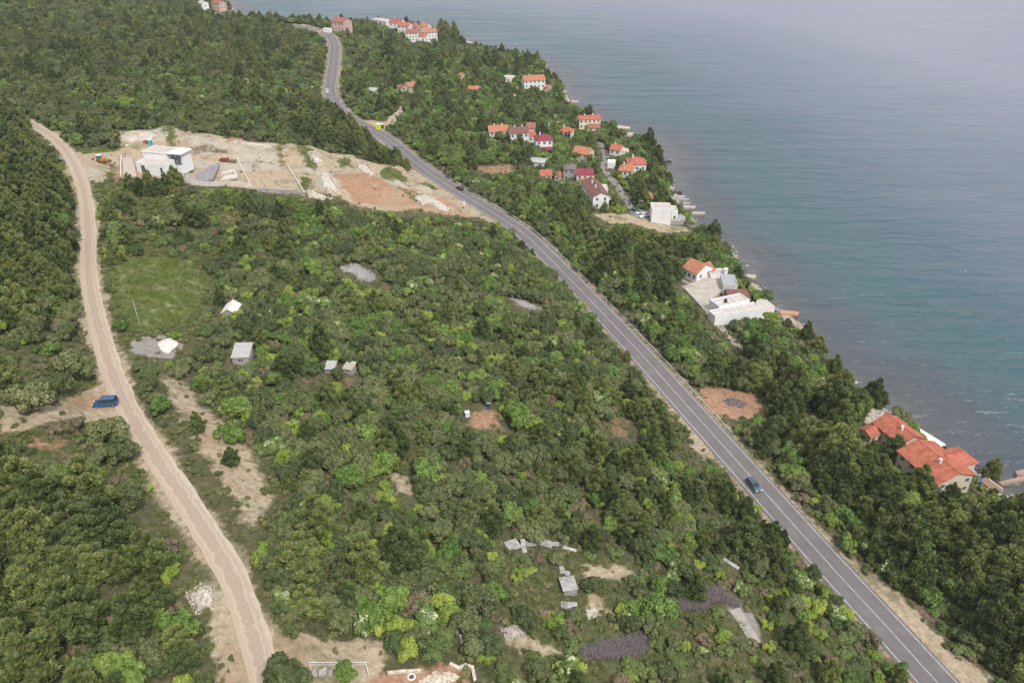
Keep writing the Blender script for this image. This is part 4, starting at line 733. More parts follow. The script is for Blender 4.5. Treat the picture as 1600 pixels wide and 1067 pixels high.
# --- cars
def car(label, x, y, z, rz, paint, kind='hatch', L=4.1, hgt=1.5):
    r = empty('parked_car' if kind != 'moving' else 'car', (x, y, z), rz); tag(r, label, 'car'); h2 = .86; b = MB(); l = L / 2
    prof = [(-l, .35), (-l, .8), (-l + .12, .95), (l - 1.15, .97), (l - .25, .78), (l, .55), (l, .3), (l - .25, .22), (-l + .2, .22)]
    n = len(prof); vs = [(px, -h2 + (.06 if pz > .9 else 0), pz) for px, pz in prof] + [(px, h2 - (.06 if pz > .9 else 0), pz) for px, pz in prof]
    b.add(vs, [(k, n + k, n + (k + 1) % n, (k + 1) % n) for k in range(n)] + [tuple(range(n)), tuple(range(n, 2 * n))[::-1]]); o = b.build('body', paint, r); bv = o.modifiers.new('bevel', 'BEVEL'); bv.width = .06; bv.segments = 2
    g = MB(); x0, x1 = -l + .12, l - 1.05; t0, t1 = -l + .35, l - 1.85; zt = hgt - .06
    lo = [(x0, -.8, .95), (x1, -.8, .95), (x1, .8, .95), (x0, .8, .95)]; hi = [(t0, -.66, zt), (t1, -.66, zt), (t1, .66, zt), (t0, .66, zt)]
    g.add(lo + hi, [(0, 1, 5, 4), (1, 2, 6, 5), (2, 3, 7, 6), (3, 0, 4, 7), (4, 5, 6, 7)]); g.build('windows', glass, r)
    q = MB(); q.box(t0 - .05, -.69, zt - .02, t1 + .05, .69, hgt); ro = q.build('roof', paint, r); bv = ro.modifiers.new('bevel', 'BEVEL'); bv.width = .04; bv.segments = 2; p = MB()
    for a, c_ in zip(lo, hi): p.tube(a, c_, .045, n=6)
    for s in (-1, 1):
        for f in (.36, .68): xa = x0 + (x1 - x0) * f; xb = t0 + (t1 - t0) * f; p.tube((xa, s * .805, .95), (xb, s * .665, zt), .035, n=6)
    p.build('pillars', paint, r)
    for sx2 in (-l + .75, l - .8):
        for s in (-1, 1):
            t = MB(); t.tube((sx2, s * .66, .31), (sx2, s * .89, .31), .31, n=16); ty = t.build('wheel', blackr, r); t = MB(); t.tube((sx2, s * .88, .31), (sx2, s * .905, .31), .19, n=12); t.build('rim', steel, ty)
    for s in (-.6, .6):
        t = MB(); t.box(l - .16, s - .2, .56, l + .015, s + .2, .7); t.build('headlight', simple("lamp_glass", (.75, .76, .76), .2, .03, 2, spec=.6), r); t = MB(); t.box(-l - .015, s - .13, .62, -l + .05, s + .13, .86); t.build('tail_light', simple("red_lamp", (.35, .02, .02), .3, .05, 2), r)
    if hgt > 1.6:
        t = MB()
        for s in (-.58, .58): t.tube((t0 + .1, s, hgt + .05), (t1 - .1, s, hgt + .05), .025, n=6)
        t.build('roof_rail', steel, r)
    BLOCK.append((x, y, 2.6)); a = to_px(x, y, z + .8); w_ = F / a[2] * 2.2; protect([(a[0] - w_, a[1] - w_ * .6), (a[0] + w_, a[1] - w_ * .6), (a[0] + w_, a[1] + w_ * .5), (a[0] - w_, a[1] + w_ * .5)], a[2] - 3); return r
bluep = simple("blue_car_paint", (.035, .13, .26), .25, .06, 1, metal=.3, spec=.6); whitep = simple("white_car_paint", (.7, .7, .7), .3, .03, 1, spec=.6); darkp = simple("dark_car_paint", (.05, .03, .04), .25, .1, 1, spec=.6); greyp = simple("blue_grey_car_paint", (.1, .14, .17), .25, .1, 1, metal=.3, spec=.6)
g = G(166, 633); car("blue family car with roof rails parked beside the gravel track", g.x, g.y, g.z + .02, math.pi + .16, bluep, 'hatch', 4.5, 1.72)
def on_hwy(px, py, off, h=10): i = hwy_index(px, py, h); t = HWY[i + 1, :2] - HWY[i, :2]; t /= np.hypot(*t); return HWY[i, 0] + t[1] * off, HWY[i, 1] - t[0] * off, HWY[i, 2] + .09, math.atan2(t[1], t[0])
x, y, z, a_ = on_hwy(719, 299, 1.7, 10); car("dark red car driving on the highway past the dug slope", x, y, z, a_, darkp, 'moving', 4.3, 1.45)
x, y, z, a_ = on_hwy(515, 144, -1.7, 15); car("white car driving on the far bend of the highway", x, y, z, a_ + math.pi, whitep, 'moving', 4.2, 1.5)
x, y, z, a_ = on_hwy(1180, 756, -1.5, 9); car("blue grey car on the nearer highway, half behind a roadside bush", x, y, z, a_ + math.pi, greyp, 'moving', 4.3, 1.5)
for px, py, rz, pt, lab in ((997.5, 339, -.9, whitep, "white car parked in the yard of the white cube house"), (993, 332, -.9, greyp, "grey car parked behind the white one by the cube house"), (1008, 338, .1, whitep, "white van like car parked against the cube house's left wall")):
    g = G(px, py); car(lab, g.x, g.y, g.z + .05, rz, pt)
# --- loader at the site entrance
r_ = at_px('backhoe_loader', 158, 254, 0, "orange backhoe loader with a teal cab at the site entrance", 'backhoe loader'); org = simple("orange_machine_paint", (.55, .22, .05), .5, .15, 2); m_ = MB(); m_.box(-1.0, -.7, .6, 1.9, .7, 1.35); m_.box(.6, -.45, 1.35, 1.9, .45, 1.75); m_.build('body', org, r_)
m_ = MB(); m_.box(-.95, -.65, 1.36, .5, .65, 2.6); cb = m_.build('cab', simple("teal_glass", (.04, .16, .15), .25, .1, 1, spec=.6), r_); m_ = MB(); m_.box(-1.05, -.72, 2.6, .6, .72, 2.72); m_.build('cab_roof', white, cb)
for x, rr in ((-.6, .65), (1.4, .45)):
    for s in (-1, 1): m_ = MB(); m_.tube((x, s * .62, rr), (x, s * 1.0, rr), rr, n=18); wh = m_.build('wheel', blackr, r_); m_ = MB(); m_.tube((x, s * .99, rr), (x, s * 1.02, rr), rr * .5, n=12); m_.build('rim', org, wh)
m_ = MB(); m_.tube((1.9, -.5, 1.0), (2.9, -.5, .5), .09); m_.tube((1.9, .5, 1.0), (2.9, .5, .5), .09); m_.build('loader_arm', org, r_); m_ = MB(); m_.add([(2.8, -1, .1), (3.6, -1, .1), (2.8, -1, .9), (2.8, 1, .1), (3.6, 1, .1), (2.8, 1, .9)], [(0, 1, 2), (3, 5, 4), (0, 3, 4, 1), (0, 2, 5, 3)]); m_.build('front_bucket', simple("rusty_steel", (.22, .11, .07), .8, .2, 2), r_)
m_ = MB(); m_.tube((-1.0, 0, 1.1), (-2.1, 0, 2.9), .13); m_.tube((-2.1, 0, 2.9), (-2.7, 0, 1.4), .1); m_.build('boom', org, r_); m_ = MB(); m_.box(-3.0, -.35, .9, -2.45, .35, 1.45); m_.build('digging_bucket', simple("rusty_steel", (.22, .11, .07), .8, .2, 2), r_)
# --- heaps: rubble, brush, soil, slabs
def pile_pts(px):
    pts = [G(*p) for p in px]; c = Vector((sum(p.x for p in pts) / len(pts), sum(p.y for p in pts) / len(pts), 0)); return pts, c
def rubble(name, label, px, n, s0, s1, mat, hmax, seed, cat='rubble heap', sphere=False):
    rnd = random.Random(seed); pts, c = pile_pts(px); poly = [(p.x, p.y) for p in pts]; m_ = MB(); x0, x1 = min(p.x for p in pts), max(p.x for p in pts); y0, y1 = min(p.y for p in pts), max(p.y for p in pts); k = 0; t = 0; R_ = max((x1 - x0), (y1 - y0)) / 2; cz = float(h_at(c.x, c.y))
    while k < n and t < n * 20:
        t += 1; x, y = rnd.uniform(x0, x1), rnd.uniform(y0, y1)
        if not bool(inside(np.array([x]), np.array([y]), poly)[0]): continue
        ed = float(seg_dist(np.array([x]), np.array([y]), [(*q, 0) for q in poly + poly[:1]])[0]); z = float(h_at(x, y)) + hmax * min(1, ed / (R_ * .6)) * rnd.uniform(.4, 1); s = rnd.uniform(s0, s1); k += 1
        M = Matrix.Translation((x - c.x, y - c.y, z - cz)) @ Matrix.Rotation(rnd.uniform(0, 6.28), 4, Vector((rnd.random(), rnd.random(), rnd.random() + .2)).normalized()) @ Matrix.Diagonal((s * rnd.uniform(.6, 1.3), s * rnd.uniform(.6, 1.2), s * rnd.uniform(.35, .8), 1))
        j = [rnd.uniform(.7, 1.1) for _ in range(8)]; vs = [M @ Vector((a * j[i], b * j[i], d * j[i])) for i, (a, b, d) in enumerate((a, b, d) for d in (-.5, .5) for b in (-.5, .5) for a in (-.5, .5))]
        m_.add(vs, [(0, 2, 3, 1), (4, 5, 7, 6), (0, 1, 5, 4), (2, 6, 7, 3), (0, 4, 6, 2), (1, 3, 7, 5)])
    protect(px); BLOCK.append((c.x, c.y, R_ * .7))
    # solid core under the loose stones
    nn = len(pts); m_.add([(p.x - c.x, p.y - c.y, p.z - cz - .4) for p in pts] + [((p.x - c.x) * .45, (p.y - c.y) * .45, float(h_at(c.x + (p.x - c.x) * .45, c.y + (p.y - c.y) * .45)) - cz + hmax * .8) for p in pts] + [(0, 0, hmax * .85)], [(i, (i + 1) % nn, nn + (i + 1) % nn, nn + i) for i in range(nn)] + [(nn + i, nn + (i + 1) % nn, 2 * nn) for i in range(nn)])
    o = m_.build(name, mat, None, (c.x, c.y, cz)); tag(o, label, cat, None, 'stuff'); return o
lime = simple("grey_limestone", (.33, .31, .29), .95, .3, 2.5, bump=.3); limeP = simple("pale_limestone", (.52, .47, .39), .95, .25, 2, bump=.3)
rubble('limestone_heap', "grey limestone rubble heap in the middle of the scrub", [(528, 417), (558, 412), (570, 420), (588, 430), (585, 441), (562, 440), (552, 428), (535, 424)], 420, .25, .6, lime, .8, 1)
rubble('limestone_heap', "small grey rubble patch right of the limestone heap", [(661, 432), (672, 434), (679, 445), (668, 446)], 90, .25, .5, lime, .5, 2); rubble('limestone_heap', "thin grey rubble band above the highway side scrub", [(788, 463), (815, 468), (848, 481), (844, 488), (815, 480)], 160, .25, .55, lime, .4, 3)
rubble('spoil_heap', "large pale spoil mound beside the red earth patch", [(496, 275), (513, 275), (524, 288), (531, 300), (521, 307), (502, 306), (494, 290)], 260, .25, .6, limeP, 2.2, 4, 'spoil heap'); rubble('spoil_heap', "pale lumpy stone field behind the portable toilet", [(190, 215), (210, 206), (245, 204), (262, 214), (240, 222), (200, 224)], 300, .2, .5, limeP, .4, 5, 'spoil heap')
for lab_, px_ in (("ridge of pale boulders at the upper edge of the dug slope, left one", [(480, 238), (492, 236), (508, 256), (500, 262), (488, 252)]), ("ridge of pale boulders at the upper edge of the dug slope, right one", [(556, 254), (570, 255), (588, 276), (578, 280), (564, 266)]),
                  ("line of pale stones along the upper lip of the rocky terrace", [(360, 222), (400, 224), (430, 226), (430, 230), (398, 229), (360, 227)]), ("scattered blocks beside the grey retaining wall's lower end", [(480, 300), (496, 303), (520, 310), (505, 313), (482, 308)]),
                  ("row of rubble across the right end of the dug slope", [(640, 304), (662, 302), (700, 322), (720, 334), (690, 330), (655, 318)])): rubble('boulder_ridge', lab_, px_, 130, .3, 1.0, limeP, .7, len(lab_), 'boulders')
rubble('rubble_heap', "stony rubble beside the lowest of the broken slabs at the ruined hut", [(912, 955), (930, 950), (938, 962), (920, 968)], 120, .2, .5, limeP, .5, 6); rubble('rubble_heap', "pinkish stone pile left of the ruined hut near the bottom", [(782, 982), (805, 975), (826, 985), (815, 997), (790, 998)], 160, .2, .5, simple("pink_stone", (.4, .34, .3), .95, .25, 2), .6, 7)
rubble('rock_outcrop', "pale boulders above the upper red roofed shore house", [(1352, 645), (1368, 640), (1388, 652), (1372, 660), (1352, 658)], 60, .6, 1.6, limeP, .6, 8, 'boulders'); rubble('rubble_heap', "burnt rubble and dark debris in the brown clearing", [(1128, 622), (1150, 622), (1170, 630), (1160, 638), (1135, 634)], 140, .2, .5, simple("burnt_debris", (.16, .13, .14), .95, .4, 3), .5, 9)
rubble('rubble_strip', "stony bank between the gravel track and the sandy lay-by", [(288, 925), (318, 908), (340, 925), (335, 950), (305, 962)], 240, .12, .3, limeP, .3, 10, 'stony bank')
m_ = MB(); pts, c = pile_pts([(238, 536), (246, 530), (268, 529), (281, 541), (266, 553), (250, 549)]); cz = float(h_at(c.x, c.y)); nn = len(pts); rr_ = random.Random(5); rings = []
for q in (1.0, .8, .5, .2):
    for i in range(nn * 4):
        a, b = pts[i // 4], pts[(i // 4 + 1) % nn]; p = a.lerp(b, (i % 4) / 4); rings.append(((p.x - c.x) * q * rr_.uniform(.93, 1.05), (p.y - c.y) * q * rr_.uniform(.93, 1.05), (-.15, .35, .75, .95)[(1.0, .8, .5, .2).index(q)] + rr_.uniform(-.06, .06)))
k4 = nn * 4; m_.add(rings + [(0, 0, .97)], [(r * k4 + i, r * k4 + (i + 1) % k4, (r + 1) * k4 + (i + 1) % k4, (r + 1) * k4 + i) for r in range(3) for i in range(k4)] + [(3 * k4 + i, 3 * k4 + (i + 1) % k4, 4 * k4) for i in range(k4)])
tag(m_.build('sand_heap', simple("white_sand", (.68, .6, .53), .95, .1, 2, bump=.3), None, (c.x, c.y, cz), True), "heap of almost white sand on the grey gravel yard", 'sand heap')
def brush(label, px, n, mat, hmax, seed):
    rnd = random.Random(seed); pts, c = pile_pts(px); poly = [(p.x, p.y) for p in pts]; m_ = MB(); x0, x1 = min(p.x for p in pts), max(p.x for p in pts); y0, y1 = min(p.y for p in pts), max(p.y for p in pts); cz = float(h_at(c.x, c.y)); k = 0
    protect(px); BLOCK.append((c.x, c.y, (y1 - y0) * .45))
    while k < n:
        x, y = rnd.uniform(x0, x1), rnd.uniform(y0, y1)
        if not bool(inside(np.array([x]), np.array([y]), poly)[0]): continue
        k += 1; z = float(h_at(x, y)) - cz + rnd.uniform(0, hmax); a = rnd.uniform(0, 3.14); L_ = rnd.uniform(.6, 1.9); d = Vector((math.cos(a), math.sin(a), rnd.uniform(-.25, .35))) * L_; p = Vector((x - c.x, y - c.y, z)); m_.tube(p - d / 2, p + d / 2, rnd.uniform(.02, .05), .012, 4)
        if rnd.random() < .6: e = Vector((d.y, -d.x, .3)) * .4 * rnd.choice((-1, 1)); m_.tube(p, p + e + d * .3, .02, .01, 3)
    tag(m_.build('brush_pile', mat, None, (c.x, c.y, cz)), label, 'brush pile', None, 'stuff')
twig = simple("dead_twigs", (.2, .165, .165), .95, .25, 3); brush("large pile of grey cut branches above the concrete pad", [(1045, 945), (1058, 932), (1080, 922), (1120, 920), (1132, 926), (1160, 948), (1150, 950), (1120, 940), (1095, 955), (1060, 955)], 1500, twig, .9, 1)
brush("lower pile of grey cut branches behind a round bright bush", [(898, 1020), (925, 1008), (975, 998), (995, 985), (1020, 1000), (1015, 1018), (985, 1028), (930, 1030)], 1300, twig, .8, 2); brush("small heap of cut sticks beside the highway verge at lower right", [(1425, 950), (1440, 945), (1452, 962), (1475, 968), (1478, 976), (1452, 972)], 180, simple("brown_twigs", (.33, .22, .17), .95, .25, 3), .4, 3)
brush("row of dark uprooted brush on the terraced limestone plot", [(297, 232), (330, 228), (357, 236), (355, 240), (325, 238), (300, 242)], 420, simple("dark_twigs", (.17, .12, .09), .95, .25, 3), .9, 4); brush("reddish brown brush between the stairs and the pale dug plot", [(289, 258), (296, 255), (303, 266), (300, 272), (292, 266)], 260, simple("red_brown_twigs", (.2, .1, .08), .95, .25, 3), .9, 5)
def cslab(label, px, py, L_, W_, t, rx, ry, rz, mat, name='concrete_slab'):
    g = G(px, py); m_ = MB(); m_.box(-L_ / 2, -W_ / 2, -t / 2, L_ / 2, W_ / 2, t / 2); o = m_.build(name, mat, None, (g.x, g.y, g.z + t / 2 + abs(math.sin(rx)) * W_ * .35 + abs(math.sin(ry)) * L_ * .35)); o.rotation_euler = (rx, ry, rz); bv = o.modifiers.new('bevel', 'BEVEL'); bv.width = .05; tag(o, label, 'concrete slab', 'broken concrete slabs in the scrub'); BLOCK.append((g.x, g.y, max(L_, W_) * .5)); a = to_px(g.x, g.y, g.z + .5); w_ = F / a[2] * L_ * .5; protect([(a[0] - w_, a[1] - w_ * .5), (a[0] + w_, a[1] - w_ * .5), (a[0] + w_, a[1] + w_ * .5), (a[0] - w_, a[1] + w_ * .5)], a[2] - 1)
for a in ((("leftmost broken slab of the row, broad and cracked", 801, 853, 2.6, 2.2, .25, .15, .1, .5)), ("narrow broken slab standing steeply, second from the left", 818, 856, .9, 2.6, .25, .4, .1, .2), ("flat wide slab third from the left of the row", 828, 850, 2.4, 1.3, .25, .1, .1, .15), ("tilted slab with a dark gap beneath, middle of the row", 850, 850, 3.2, 1.4, .22, .35, .12, -.3),
          ("small pale slab right of the tilted one", 868, 851, 1.3, .9, .3, .1, .1, 0), ("squarish slab at the bend of the slab row", 880, 850, 1.6, 1.1, .25, .1, .1, -.2), ("long white beam like slab at the right end of the row", 890, 859, 2.6, .6, .35, .05, .05, -.3), ("slab lying flat below the ruined concrete hut", 889, 948, 2.8, 1.6, .35, .05, .05, 0), ("small upright slab above the roof of the ruined hut", 878, 892, .9, 1.6, .3, .2, 0, .1), ("second small slab above the ruined hut, right one", 886, 897, 1.0, 1.0, .3, .1, .2, .3), ("long narrow grey slab lying on the scrub right of the pines", 1142, 882, 3.4, .8, .3, .05, .1, -.75)): cslab(*a, conc if 'white' not in a[0] else simple('bleached_concrete', (.5, .48, .44), .9, .2, 1.5))
house('ruin', "ruined concrete hut with a sloping grey slab roof among dark bushes", (881, 923), (902, 920), 1.0, 3.0, 'shed', conc, simple("stained_concrete", (.42, .38, .36), .9, .15, 1.5), -.2, .15, win=(0, 0), chim=0, cat='ruin', vis=.7)
cslab("pale concrete pad ending at the large pile of cut branches", 1163, 978, 2.2, 7.5, .2, 0, 0, .25, simple("old_concrete", (.36, .33, .29), .9, .1, 1), 'concrete_pad')
# --- garden at the bottom edge
def railing(label, px, h=1.0):
    pts = [G(*p) for p in px]; r = empty('railing', pts[0]); tag(r, label, 'railing'); m_ = MB()
    for a, b in zip(pts[:-1], pts[1:]): a, b = a - pts[0], b - pts[0]; m_.tube(a + Vector((0, 0, h)), b + Vector((0, 0, h)), .045, n=6); m_.tube(a + Vector((0, 0, h * .5)), b + Vector((0, 0, h * .5)), .03, n=6)
    m_.build('rail', white, r)
    for a, b in zip(pts[:-1], pts[1:]):
        k = max(1, int((b - a).length / 1.6))
        for i in range(k): p = a.lerp(b, i / k) - pts[0]; q = MB(); q.tube((0, 0, -.3), (0, 0, h), .04, n=6); q.build('post', white, r, p)
railing("white tubular railing round the tiled patches at the bottom edge", [(484, 1042), (528, 1042), (572, 1042), (577, 1060)])
for i, (px, lab) in enumerate(((((488, 1057), (496, 1057), (496, 1048), (488, 1048)), "leftmost grey tiled patch behind the white railing"), (((498, 1057), (512, 1057), (512, 1048), (498, 1048)), "widest grey tiled patch behind the white railing"), (((513, 1057), (520, 1057), (520, 1048), (513, 1048)), "right grey tiled patch behind the white railing"))): slab('tiled_patch', lab, px, .12, conc, 'paving', .4)
drystone = simple("dry_stone", (.6, .53, .42), .95, .2, 3, bump=.5)
wall_line('dry_stone_wall', "low dry stone edge along the top of the red garden", [(608, 1052), (632, 1050), (656, 1049)], .4, drystone, 'stone wall', .4); wall_line('dry_stone_wall', "pale dry stone wall round the right corner of the red garden", [(705, 1040), (716, 1046), (728, 1042), (738, 1045), (742, 1064)], .6, drystone, 'stone wall', .45)
rubble('rockery', "curving band of beige rocks through the red garden", [(650, 1070), (665, 1058), (680, 1052), (702, 1052), (718, 1056), (716, 1064), (690, 1066), (668, 1080)], 150, .35, .8, drystone, .4, 12, 'rockery')
r_ = at_px('planter_ring', 643, 1058, 0, "white ring shaped planter in the red garden", 'planter'); m_ = MB(); n = 20
for k in range(n): a, b = 6.2832 * k / n, 6.2832 * (k + 1) / n; m_.tube((math.cos(a) * .5, math.sin(a) * .5, .15), (math.cos(b) * .5, math.sin(b) * .5, .15), .12, n=6)
m_.build('ring', white, r_); m_ = MB(); m_.tube((0, 0, 0), (0, 0, .12), .42, n=16); m_.build('soil', simple("planter_soil", (.12, .09, .05), .95, .2, 3), r_)
# --- poles
def pole(label, px, py, h, lamp=False, mat=None, name='utility_pole', cat='pole'):
    g = G(px, py); r = empty(name, g); tag(r, label, cat); m_ = MB(); m_.tube((0, 0, -.5), (0, 0, h), .13 if h > 4.5 else .05, .08 if h > 4.5 else .03, 8); m_.build('mast', mat or wood, r)
    if lamp: m_ = MB(); m_.tube((0, 0, h - .1), (1.1, 0, h + .15), .05, n=6); ar = m_.build('arm', steel, r); m_ = MB(); m_.box(.9, -.12, h + .1, 1.5, .12, h + .22); m_.build('lamp_head', white, ar)
    elif h > 5: m_ = MB(); m_.box(-.7, -.05, h - .6, .7, .05, h - .5); m_.build('crossarm', mat or wood, r)
pole("street lamp beside the cars parked at the white cube house", 997, 334, 5.5, True, steel, 'street_lamp', 'street lamp'); pole("pale thin pole in the green meadow, upper one", 214, 492, 4.2, False, offw); pole("pale thin pole at the lower edge of the green meadow", 218, 507, 4.2, False, offw); pole("white pole behind the crimson roofed house", 857, 214, 6.5, False, offw); pole("white pole beside the white villa's far side", 926, 262, 6, False, offw); pole("grey utility pole by the far wooded shore above the highway crest", 600, 66, 9, False, offw)
# white tarp beside the rocky plot
m_ = MB(); rnd = random.Random(2); n = 7; vs = [((i - 3) * .7, (j - 1) * .7, .05 + .45 * max(0, 1 - abs(i - 3) / 3.5) * rnd.uniform(.3, 1.2) * (1 if j == 1 else .35)) for j in range(3) for i in range(n)]; m_.add(vs, [(j * n + i, j * n + i + 1, (j + 1) * n + i + 1, (j + 1) * n + i) for j in range(2) for i in range(n - 1)]); g = G(198, 228); tag(m_.build('tarpaulin', white, None, g), "crumpled white tarpaulin left of the stony plot behind the villa", 'tarpaulin')

# --- rocks along the waterline
rk = random.Random(77); m_ = MB(); SH2 = catmull([np.array(p) for p in SHORE[14:]], 1.6)
for p in SH2:
    for _ in range(3):
        x, y = p[0] + rk.uniform(-3.2, 2.6), p[1] + rk.uniform(-2.6, 2.6); z = float(h_at(x, y))
        if not -.9 < z < 1.3: continue
        s = rk.uniform(.25, .95) * (1.5 if rk.random() < .1 else 1); M = Matrix.Translation((x, y, max(z, -.25) + s * .1)) @ Matrix.Rotation(rk.uniform(0, 6.28), 4, Vector((rk.random() * .4, rk.random() * .4, 1)).normalized()) @ Matrix.Diagonal((s * rk.uniform(.8, 1.6), s * rk.uniform(.6, 1.2), s * rk.uniform(.4, .8), 1))
        vs = [M @ Vector((a * rk.uniform(.6, 1.1), b * rk.uniform(.6, 1.1), d * rk.uniform(.6, 1.1))) for d in (-.5, .5) for b in (-.5, .5) for a in (-.5, .5)]
        m_.add(vs, [(0, 2, 3, 1), (4, 5, 7, 6), (0, 1, 5, 4), (2, 6, 7, 3), (0, 4, 6, 2), (1, 3, 7, 5)])
tag(m_.build('shore_rocks', simple("shore_rock", (.4, .37, .32), .95, .3, 1.2, bump=.4)), "pale rocks scattered along the waterline", 'rocks', None, 'stuff')
# ================================================================ VEGETATION
def foliage_mat(name, stops, flower=None, transl=.14, hue_noise=.25):
    stops = [(p, (c[0] * 1.56, c[1] * 1.44, c[2] * 1.36)) for p, c in stops]
    m, ns, ls = new_mat(name); at = nd(ns, 'ShaderNodeAttribute', attribute_name='tone'); oi = ns.new('ShaderNodeObjectInfo')
    v = math_(ns, ls, 'ADD', math_(ns, ls, 'MULTIPLY', at.outputs['Fac'], .45), math_(ns, ls, 'MULTIPLY', oi.outputs['Random'], .55))
    c = ramp(ns, ls, v, stops)
    if flower is not None:
        c = mixc(ns, ls, math_(ns, ls, 'GREATER_THAN', at.outputs['Fac'], flower[0]), c, flower[1])
    d = ns.new('ShaderNodeBsdfDiffuse'); t = ns.new('ShaderNodeBsdfTranslucent'); g = nd(ns, 'ShaderNodeBsdfGlossy', Roughness=.55); ls.new(c, d.inputs[0]); ls.new(c, t.inputs[0])
    g.inputs[0].default_value = (.7, .72, .7, 1)
    mm = nd(ns, 'ShaderNodeMixShader', Fac=transl); ls.new(d.outputs[0], mm.inputs[1]); ls.new(t.outputs[0], mm.inputs[2])
    m2 = nd(ns, 'ShaderNodeMixShader', Fac=.035); ls.new(mm.outputs[0], m2.inputs[1]); ls.new(g.outputs[0], m2.inputs[2])
    o = ns.new('ShaderNodeOutputMaterial'); ls.new(m2.outputs[0], o.inputs[0]); return m
K = 1.0
FM = {
 'holm_oak': foliage_mat("holm_oak_leaves", [(.1, (.036, .056, .018)), (.45, (.072, .098, .034)), (.75, (.115, .14, .055)), (.95, (.165, .17, .085))]),
 'mastic_bush': foliage_mat("mastic_leaves", [(.1, (.04, .072, .022)), (.5, (.082, .125, .036)), (.9, (.13, .175, .058))]),
 'spring_bush': foliage_mat("young_leaves", [(.1, (.085, .15, .022)), (.5, (.15, .22, .035)), (.9, (.24, .29, .055))]),
 'broadleaf_tree': foliage_mat("broadleaf_leaves", [(.1, (.045, .092, .018)), (.5, (.085, .15, .03)), (.9, (.15, .22, .045))]),
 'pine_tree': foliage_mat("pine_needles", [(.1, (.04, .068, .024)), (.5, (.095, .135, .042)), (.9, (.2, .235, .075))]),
 'flowering_tree': foliage_mat("flowering_leaves", [(.1, (.07, .13, .03)), (.6, (.13, .2, .05)), (.9, (.18, .25, .07))], (.7, (.62, .62, .38))),
 'dry_bush': foliage_mat("dry_leaves", [(.1, (.09, .085, .05)), (.5, (.15, .135, .08)), (.9, (.19, .15, .095))]),
 'cypress': foliage_mat("cypress_needles", [(.1, (.02, .042, .016)), (.9, (.045, .075, .028))]),
 'scrub': foliage_mat("scrub_leaves", [(.1, (.05, .07, .022)), (.5, (.095, .115, .04)), (.9, (.16, .155, .07))]),
 'grass': foliage_mat("grass_blades", [(.1, (.06, .1, .018)), (.5, (.11, .17, .032)), (.9, (.2, .21, .07))])}
bark = simple("bark", (.17, .13, .1), .95, .2, 3)
def leaves(rng, C, Rv, n, size, up=.35, asp=1.0, spread=.5, vert=False, young=0.0):  # young: sunlight painted as a lighter tone on upward leaves
    """n leaf faces over each lobe (centres C, radii Rv[3])"""
    k = len(C); d = rng.normal(size=(k, n, 3)); d[..., 2] = d[..., 2] + up; d /= np.linalg.norm(d, axis=-1, keepdims=True)
    p = C[:, None] + d * Rv[:, None] * rng.uniform(.78, 1.12, (k, n, 1))
    nrm = d + rng.normal(size=d.shape) * spread; nrm[..., 2] += .25; nrm /= np.linalg.norm(nrm, axis=-1, keepdims=True)
    if vert:
        a = d * np.array((1, 1, .6)) + rng.normal(size=d.shape) * .25; a[..., 2] += .7; a /= np.linalg.norm(a, axis=-1, keepdims=True); b = np.cross(a, nrm)
    else:
        a = np.cross(nrm, rng.normal(size=d.shape)); a /= np.linalg.norm(a, axis=-1, keepdims=True) + 1e-9; b = np.cross(nrm, a)
    b /= np.linalg.norm(b, axis=-1, keepdims=True) + 1e-9
    s = size * rng.uniform(.6, 1.3, (k, n, 1)); a = a * s * asp; b = b * s / asp ** .5
    V = np.stack([p - a - b * .4, p + b, p + a + b * .3, p - b * .9], 2).reshape(-1, 3)
    lob = rng.uniform(0, 1, (k, 1)); top_light = np.clip(d[..., 2], 0, 1) * young; tone = (np.clip((lob * .6 + rng.uniform(0, 1, (k, n)) * .4) * (1 - young * .5) + top_light, 0, 1)).ravel(); return V, tone
ICO = None
def ico(c, r, rng):
    t = (1 + 5 ** .5) / 2; v = np.array([(-1, t, 0), (1, t, 0), (-1, -t, 0), (1, -t, 0), (0, -1, t), (0, 1, t), (0, -1, -t), (0, 1, -t), (t, 0, -1), (t, 0, 1), (-t, 0, -1), (-t, 0, 1)], float); v /= np.linalg.norm(v[0])
    f = [(0, 11, 5), (0, 5, 1), (0, 1, 7), (0, 7, 10), (0, 10, 11), (1, 5, 9), (5, 11, 4), (11, 10, 2), (10, 7, 6), (7, 1, 8), (3, 9, 4), (3, 4, 2), (3, 2, 6), (3, 6, 8), (3, 8, 9), (4, 9, 5), (2, 4, 11), (6, 2, 10), (8, 6, 7), (9, 8, 1)]
    return v * r * rng.uniform(.85, 1.1, (12, 1)) + c, f
